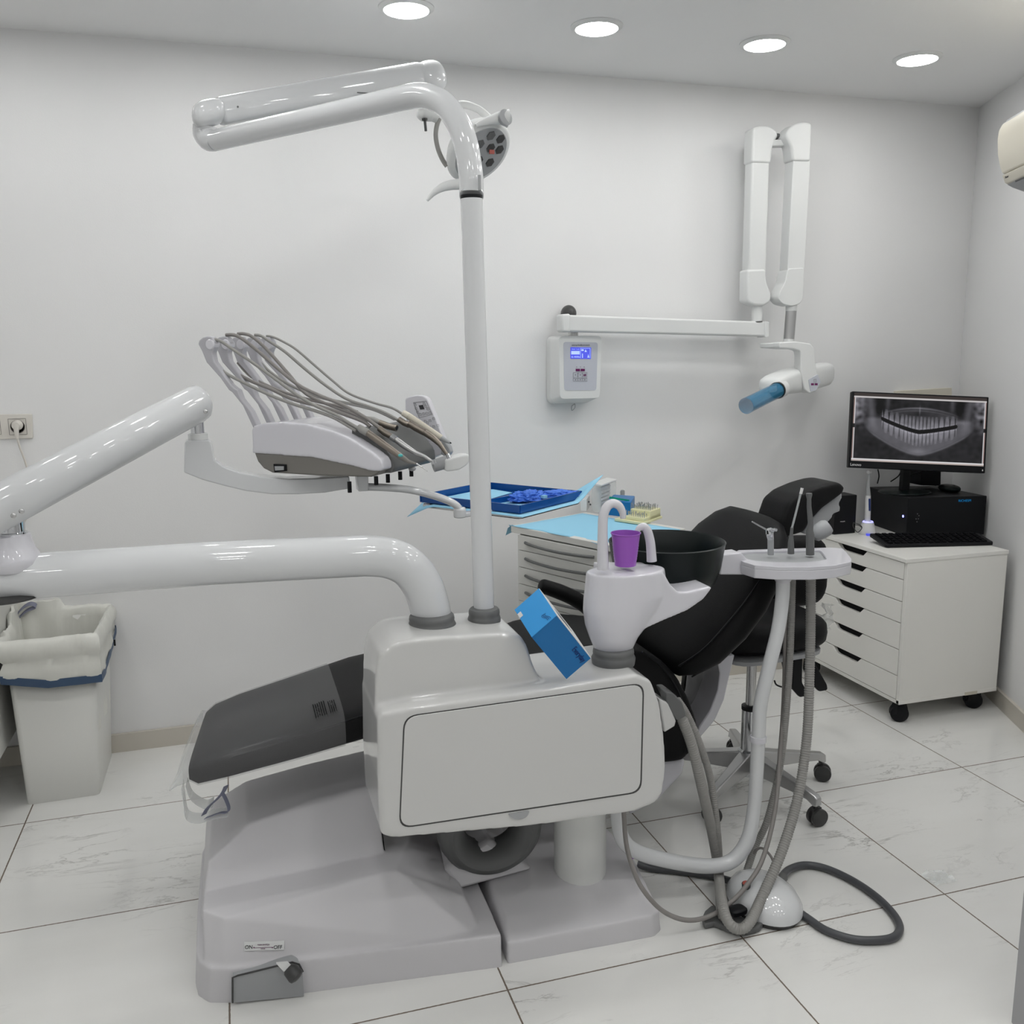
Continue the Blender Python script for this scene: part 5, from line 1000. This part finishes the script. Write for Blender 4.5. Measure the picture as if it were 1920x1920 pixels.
# ================================================================ STOOL
sc_ = V((1.643, 2.655, 0))
so_ = thing('operator_stool', sc_, 'black operator stool on a chrome five-star base behind the dental chair', 'stool')
sc_.x = 1.625; sc_.y = 2.585
angs = []
for (x, y) in ((1540, 1452), (1541, 1538), (1355, 1400)):
    q = PZ(x, y, .03); angs.append(math.atan2(q.y-sc_.y, q.x-sc_.x))
a_base = angs[0]
print('STOOL ANG', [math.degrees(a) for a in angs], [(PZ(x, y, .03)-sc_).length for x, y in ((1540, 1452), (1541, 1538), (1355, 1400))])
A5 = math.radians(-2)
for k in range(5):
    a = A5+2*math.pi*k/5; d = V((math.cos(a), math.sin(a), 0)); s2 = V((-d.y, d.x, 0)); o_ = sc_
    bm = B()
    def sec(t, w_, zb_, zt__): p = o_+d*t; return [p+s2*w_+V((0, 0, zb_)), p+s2*w_*.75+V((0, 0, zt__)), p-s2*w_*.75+V((0, 0, zt__)), p-s2*w_+V((0, 0, zb_))]
    loft(bm, [sec(.02, .028, .085, .150), sec(.10, .024, .085, .135), sec(.2, .020, .085, .118), sec(.26, .018, .082, .108), sec(.285, .017, .070, .103), sec(.297, .014, .070, .095)]); bev(obj('star_leg', bm, 'alu', so_), .004, 3)
    e_ = o_+d*.283; bm = B(); ca2 = math.radians(-33+9*k); wv = V((math.cos(ca2), math.sin(ca2), 0)); ax = V((-wv.y, wv.x, 0))
    tube(bm, [e_+V((0, 0, .082)), e_+V((0, 0, .05))], .007, 8)
    for s3 in (-1, 1): lathe(bm, [(.020, -.007), (.0285, -.006), (.0295, 0), (.0285, .006), (.018, .0075)], e_+V((0, 0, .0295))+ax*.012*s3+wv*.008, ax, n=24)
    box(bm, e_+V((0, 0, .045))+wv*.004, (.03, .014, .03), Matrix.Rotation(ca2, 3, 'Z')); obj('castor', bm, 'dark', so_, smooth=45)
bm = B(); lathe(bm, [(.036, .065), (.037, .15), (.0285, .155), (.0285, .30)], sc_, n=32); obj('gas_cylinder', bm, 'chrome', so_, smooth=40)
bm = B(); lathe(bm, [(.0295, .296), (.0295, .309), (.02, .312)], sc_, n=28); obj('cylinder_collar', bm, 'black', so_, smooth=40)
bm = B(); lathe(bm, [(.0165, .305), (.0165, .50)], sc_, n=24); obj('piston', bm, 'steel', so_, smooth=40)
lb = bpy.data.objects.new
bm = B(); prism(bm, [V((sc_.x-.006+.014*k, sc_.y-.0292, z)) for k, z in ((0, .255), (1, .255), (1, .285), (0, .285))], (0, .001, 0)); obj('cylinder_label', bm, 'whitep', so_, smooth=0)
zs_ = P(1390, 1236, sc_.y-.2).z
bm = B(); prism(bm, rpoly([V((sc_.x-.17, sc_.y-.19, .52)), V((sc_.x+.18, sc_.y-.17, .525)), V((sc_.x+.18, sc_.y+.17, .525)), V((sc_.x-.17, sc_.y+.19, .52))], .09, 5), (0, 0, .012)); obj('seat_shell', bm, 'lgrey', so_)
bm = B(); c = V((sc_.x+.018, sc_.y+.03, .585)); ell(bm, c, [V((.205, 0, 0)), V((0, .205, 0)), V((0, 0, .058))], 36, 14, .55); obj('seat_cushion', bm, 'leather', so_, smooth=60)
bm = B(); ell(bm, P(1487, 1070, 2.72), [V((.118, -.03, 0)), V((.02, .045, 0)), V((0, 0, .125))], 30, 14, .55); obj('backrest', bm, 'leather', so_, smooth=60)
bm = B(); box(bm, V((sc_.x+.13, sc_.y+.0, .50)), (.05, .10, .03)); tube(bm, [V((sc_.x+.13, sc_.y+.02, .50)), V((sc_.x+.15, sc_.y+.02, .42))], .015, 10); obj('tilt_mechanism', bm, 'black', so_)
bm = B(); prism(bm, rpoly([P(*q, sc_.y-.02) for q in ((1490, 1220), (1505, 1225), (1504, 1280), (1510, 1290), (1511, 1305), (1500, 1308), (1486, 1292), (1488, 1250))], .008), (0, .012, 0)); bev(obj('control_lever', bm, 'black', so_), .002)
bm = B(); prism(bm, rpoly([P(*q, sc_.y+.02) for q in ((1512, 1232), (1526, 1240), (1551, 1284), (1552, 1294), (1536, 1297), (1528, 1288), (1508, 1256))], .008), (0, .012, 0)); bev(obj('control_lever', bm, 'black', so_), .002)
bm = B(); tube(bm, cr([P(*q, sc_.y-.03) for q in ((1452, 1276), (1456, 1284), (1468, 1288), (1480, 1284))]), .003, 8); obj('lever_wire', bm, 'black', so_)
bm = B(); n_ = 9; rows = []
for i in range(n_+1):
    rows.append([bm.verts.new(P(1541+18*j/n_+(4 if i < 5 else 0)-6*abs(i-4)/5+3*math.sin(j+i*.7), 1132+i*5.2, sc_.y+.09)+V((0, .03*noise.noise(V((i*.5, j*.5, 0))), 0))) for j in range(n_+1)])
for i in range(n_):
    for j in range(n_): bm.faces.new((rows[i][j], rows[i+1][j], rows[i+1][j+1], rows[i][j+1]))
tag(obj('tissue', bm, 'film2', None, smooth=60), 'thin white tissue hanging from the back of the black stool', 'tissue')
# ================================================================ BACK CABINET WITH HANDLES
NB = PZ(1145, 1022, .85); cu_ = V((-.43, .903, 0)).normalized(); cv_ = V((cu_.y, -cu_.x, 0)); cl_, cw_ = .50, .415
bcx = thing('handled_drawer_cabinet', (NB.x, NB.y, 0), 'white drawer cabinet with curved grey handles behind the spittoon, topped with blue paper', 'cabinet')
def CB(a, b_, z): return V((NB.x, NB.y, z))+cu_*a+cv_*b_
def cbox(bm, a0, a1, b0, b1, z0, z1): prism(bm, [CB(a0, b0, z0), CB(a1, b0, z0), CB(a1, b1, z0), CB(a0, b1, z0)], (0, 0, z1-z0))
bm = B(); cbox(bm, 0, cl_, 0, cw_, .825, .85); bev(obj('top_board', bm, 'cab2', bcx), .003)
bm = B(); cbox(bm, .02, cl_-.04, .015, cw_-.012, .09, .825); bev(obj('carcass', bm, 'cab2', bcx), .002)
bm = B(); cbox(bm, .022, cl_-.042, .010, .016, .10, .822); obj('drawer_gaps', bm, 'ink', bcx, smooth=0)
dz = [.822, .765, .700, .635, .570, .47, .37, .24, .10]
for i in range(8):
    bm = B(); cbox(bm, .0225, cl_-.0425, -.004, .014, dz[i+1]+.0012, dz[i]-.0012); dr = bev(obj('drawer', bm, 'cab2', bcx), .001)
    zc_ = (dz[i]+dz[i+1])/2+.004; pts = []
    for k in range(13):
        t = k/12; pts.append(CB(.07+t*(cl_-.155), -.006-.020*math.sin(math.pi*t)**.6, zc_-.004*math.sin(math.pi*t)))
    bm = B(); tube(bm, pts, .0055, 10); obj('handle', bm, 'grey', dr, smooth=60)
for a, b_ in ((.05, .04), (.45, .04), (.05, .37), (.45, .37)):
    bm = B(); c = CB(a, b_, .042); lathe(bm, [(.038, -.012), (.041, 0), (.038, .012)], c, cv_, n=20); tube(bm, [c+V((0, 0, .03)), c+V((0, 0, .05))], .008, 8); obj('castor', bm, 'black', bcx)
# blue sheet on its top
bm = B(); rows = []; nI, nJ = 18, 14
for i in range(nI+1):
    row = []
    for j in range(nJ+1):
        a = -.004+(cl_+.018)*i/nI; b_ = .0+(cw_-.04)*j/nJ
        z = .8512; off = 0
        if a > cl_-.002: z -= (a-cl_+.002)*1.6
        if j == 0: b_ -= .003+.004*math.sin(i*.9); z = .8512-(.006+.004*math.sin(i*1.3) if i < 7 else .0)
        row.append(bm.verts.new(CB(a, b_+.004, z)))
    rows.append(row)
for i in range(nI):
    for j in range(nJ): bm.faces.new((rows[i][j], rows[i+1][j], rows[i+1][j+1], rows[i][j+1]))
o = tag(obj('paper_sheet', bm, 'paper', None, smooth=60), 'light blue paper sheet covering the top of the cabinet with curved handles', 'paper sheet'); so = o.modifiers.new('s', 'SOLIDIFY'); so.thickness = .001
bm = B(); prism(bm, [PZ(960, 984, .852), PZ(965, 986, .852), PZ(963, 996, .82), PZ(948, 1004, .805), PZ(952, 990, .84)], (.001, .001, 0)); tag(obj('paper_flap', bm, 'paper', None), 'blue paper corner flap hanging over the left edge of the cabinet top', 'paper flap')
TZ = .853
def onb(name, label, cat, pts4, z0, hgt, m, bw=.002, parent=None):
    bm = B(); prism(bm, [PZ(*q, z0) for q in pts4], (0, 0, hgt)); o = obj(name, bm, m, parent); 
    if parent is None: tag(o, label, cat)
    return bev(o, bw)
# clear organiser with rolls
org = thing('cotton_dispenser', PZ(1130, 960, TZ), 'clear box with white lid holding stacked cotton rolls on the blue paper', 'dispenser')
g0, g1, g2 = PZ(1109, 958, TZ), PZ(1127, 962, TZ), PZ(1155, 950, TZ)
gz = P(1109, 909, g0.y).z-TZ
g3 = g0+(g2-g1)
bm = B(); prism(bm, [g0, g1, g2, g3], (0, 0, gz)); bev(obj('clear_case', bm, 'clear', org), .002)
bm = B(); ctr = (g0+g1+g2+g3)/4; prism(bm, [ctr+(p-ctr)*1.05+V((0, 0, gz)) for p in (g0, g1, g2, g3)], (0, 0, .008)); bev(obj('lid', bm, 'matte', org), .002)
for k in range(6):
    a = g0.lerp(g3, .12)+(g1-g0)*.5+V((0, 0, .012+k*.0155)); b_ = g0.lerp(g3, .82)+(g1-g0)*.5+V((0, 0, .012+k*.0155)); bm = B(); tube(bm, [a-(b_-a)*0, b_], .0072, 12); obj('cotton_roll', bm, 'whitep', org)
bm = B(); prism(bm, [g0.lerp(g1, .1)-V((0, .004, 0)), g1-V((0, .004, 0)), g1.lerp(g2, .5)-V((0, .006, 0)), g0.lerp(g3, .5)], (0, 0, .024)); obj('lower_tray', bm, 'clear', org)
onb('paper_box', 'small white printed box left of the clear cotton dispenser', 'box', ((1088, 959), (1100, 959), (1106, 950), (1093, 949)), TZ, .050, 'matte')
bm = B(); 
for x, y in ((1104, 941), (1107, 946)): 
    c = P(x, y, PZ(1104, 960, TZ).y-.012); box(bm, c, (.006, .002, .006), Matrix.Rotation(.78, 3, 'Y'))
obj('print_mark', bm, 'ink', [o for o in bpy.data.objects if o.name.startswith('paper_box')][0])
bb_ = thing('blue_pouch_box', PZ(1165, 962, TZ), 'deep blue translucent instrument box with a green stripe behind the tall spout', 'box')
onb('box_body', None, None, ((1139, 966), (1182, 971), (1190, 958), (1150, 955)), TZ, .062, 'blue2', .003, bb_)
bm = B(); yq = PZ(1160, 968, TZ).y-.006; prism(bm, [P(1143, 931, yq), P(1180, 937, yq-.01), P(1180, 940, yq-.01), P(1143, 935, yq)], (0, .003, 0)); obj('green_stripe', bm, 'green', bb_, smooth=0)
vl = thing('small_vial', PZ(1167, 950, TZ), 'small vial with a black cap standing behind the blue box', 'vial')
c = PZ(1167, 952, TZ); bm = B(); lathe(bm, [(.011, 0), (.011, .070), (.007, .076)], c, n=18); obj('glass_body', bm, 'clear', vl)
bm = B(); zz_ = P(1167, 926, c.y).z-TZ; lathe(bm, [(.008, zz_-.003), (.0085, zz_), (.0085, P(1167, 921, c.y).z-TZ), (.007, P(1167, 920, c.y).z-TZ+.001)], c, n=18); obj('black_cap', bm, 'black', vl)
# bur block
bu = thing('bur_block', PZ(1200, 975, TZ), 'pale yellow two-step block filled with upright dental burs on the blue paper', 'bur block')
q0, q1, q2 = PZ(1152, 977, TZ), PZ(1205, 985, TZ), PZ(1242, 972, TZ); q3 = q0+(q2-q1)
bm = B(); prism(bm, [q0, q1, q2, q3], (0, 0, .010)); bev(obj('base_tray', bm, 'yellow', bu), .002)
def QB(a, b_, z): return q0+(q1-q0)*a+(q3-q0)*b_+V((0, 0, z))
bm = B(); prism(bm, [QB(.28, .10, .010), QB(.97, .10, .010), QB(.97, .94, .010), QB(.28, .94, .010)], (0, 0, .012)); prism(bm, [QB(.28, .40, .010), QB(.97, .40, .010), QB(.97, .94, .010), QB(.28, .94, .010)], (0, 0, .032)); bev(obj('step_block', bm, 'yellow', bu), .0015)
bur0 = None; random.seed(11)
for tier, (zz, rows_, nn2) in enumerate(((.022, (.16, .28), 11), (.042, (.47, .58, .69, .80), 13))):
    for b_ in rows_:
        for k in range(nn2):
            p = QB(.31+.63*k/(nn2-1), b_, zz-.003); lb_ = 'thin steel dental bur standing in the %s step of the yellow block' % ('lower' if tier == 0 else 'upper'); gr = 'burs in the %s step of the yellow block' % ('lower' if tier == 0 else 'upper')
            if bur0 is None:
                bm = B(); lathe(bm, [(.0011, 0), (.0011, .012), (.0014, .014), (.0016, .019), (.0007, .022)], (0, 0, 0), n=7); bur0 = obj('dental_bur', bm, 'steel', None); o = bur0
            else: o = bur0.copy(); col.objects.link(o)
            o.location = p; o.rotation_euler = (random.uniform(-.12, .12), random.uniform(-.12, .12), 0); o.scale = (1, 1, random.uniform(.75, 1.2)); tag(o, lb_, 'bur', gr)
# ================================================================ WASTE BIN
wb = thing('waste_bin', (-.62, 3.4, 0), 'white rectangular waste bin on the floor at the back wall, left side', 'waste bin')
zr = P(178, 1196, 3.235).z
bb4 = [V((-.737, 3.252, 0)), V((-.510, 3.257, 0)), V((-.507, 3.60, 0)), V((-.735, 3.60, 0))]
tt4 = [P(5, 1213, 3.225), P(178, 1196, 3.235), P(205, 1137, 3.60), P(34, 1143, 3.60)]
zr = sum(p.z for p in tt4)/4; tt4[0] = V((tt4[0].x, tt4[0].y, zr)); tt4 = [V((p.x, p.y, zr)) for p in tt4]
print('BIN', zr, tt4)
def ringq(q, r=.02): return rpoly(q, r, 4)
def scq(q, k, z): c = sum(q, V())/4; return [V((c.x+(p.x-c.x)*k, c.y+(p.y-c.y)*k, z)) for p in q]
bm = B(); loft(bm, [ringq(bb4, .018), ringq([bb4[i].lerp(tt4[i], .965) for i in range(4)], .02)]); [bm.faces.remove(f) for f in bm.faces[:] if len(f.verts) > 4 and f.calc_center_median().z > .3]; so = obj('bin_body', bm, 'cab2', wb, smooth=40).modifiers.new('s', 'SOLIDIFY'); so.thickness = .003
bl = thing('bin_liner', (-.62, 3.4, zr), 'white plastic bag lining the waste bin with a blue-grey drawstring around it', 'bag')
levels = [(1.085, -.145, 0), (1.10, -.13, 1), (1.095, -.09, 1), (1.07, -.060, 1), (1.115, -.050, 1), (1.14, -.028, 1), (1.125, -.004, 1), (1.06, .012, 1), (1.0, .010, 1), (.955, .0, 1), (.93, -.03, 1), (.91, -.10, 1), (.88, -.22, 1), (.86, -.35, 1)]
def sub(q, n=10):
    out = []
    for i in range(len(q)):
        for k in range(n): out.append(q[i].lerp(q[(i+1) % len(q)], k/n))
    return out
rg_ = []
for li, (k, dz_, _) in enumerate(levels):
    r = sub(scq(tt4, k, zr+dz_), 22); rr = []; c = sum(r, V())/len(r)
    for i, p in enumerate(r):
        nz = noise.noise(V((p.x*16, p.y*16, p.z*11)))*.012+noise.noise(V((p.x*38, p.y*38, p.z*30)))*.008
        if li == 0: nz *= .3
        d = V((p.x-c.x, p.y-c.y, 0)).normalized(); dzz = 0
        fx = (p.x-tt4[0].x)/(tt4[1].x-tt4[0].x)
        if li == 0: dzz = .05*max(0, (p.y-3.3)/.3)+.06*max(0, .45-fx)
        if li == 1: dzz = .04*max(0, (p.y-3.3)/.3)+.05*max(0, .45-fx)
        if li in (6, 7, 8) and fx < .45 and p.y > 3.45: dzz += .03
        rr.append(p+d*nz+V((0, 0, dzz+nz*.6)))
    rg_.append(rr)
bm = B(); loft(bm, rg_, cap=False); obj('bag_film', bm, 'bag', bl, smooth=60)
bm = B(); lo = rg_[0]; c = sum(lo, V())/len(lo)
fr, sd = [], []
nL = len(lo)
rings = []
for i, p in enumerate(lo):
    d = V((p.x-c.x, p.y-c.y, 0)).normalized()*.003; rings.append([p+d+V((0, 0, -.014)), p+d*1.6+V((0, 0, .0)), p+d+V((0, 0, .014)), p-d*.2+V((0, 0, 0))])
loft(bm, rings, close=True); obj('drawstring', bm, 'navy', bl, smooth=60)
bm = B(); ribbon(bm, [P(*q, 3.58) for q in ((14, 1184), (24, 1164), (40, 1142), (56, 1132), (68, 1137), (50, 1145), (34, 1160), (16, 1182))], (.004, .01, .012)); obj('drawstring_loop', bm, 'navy2', bl)
bm = B(); box(bm, P(215, 1205, 3.45), (.006, .006, .022)); obj('drawstring_tab', bm, 'black', bl)
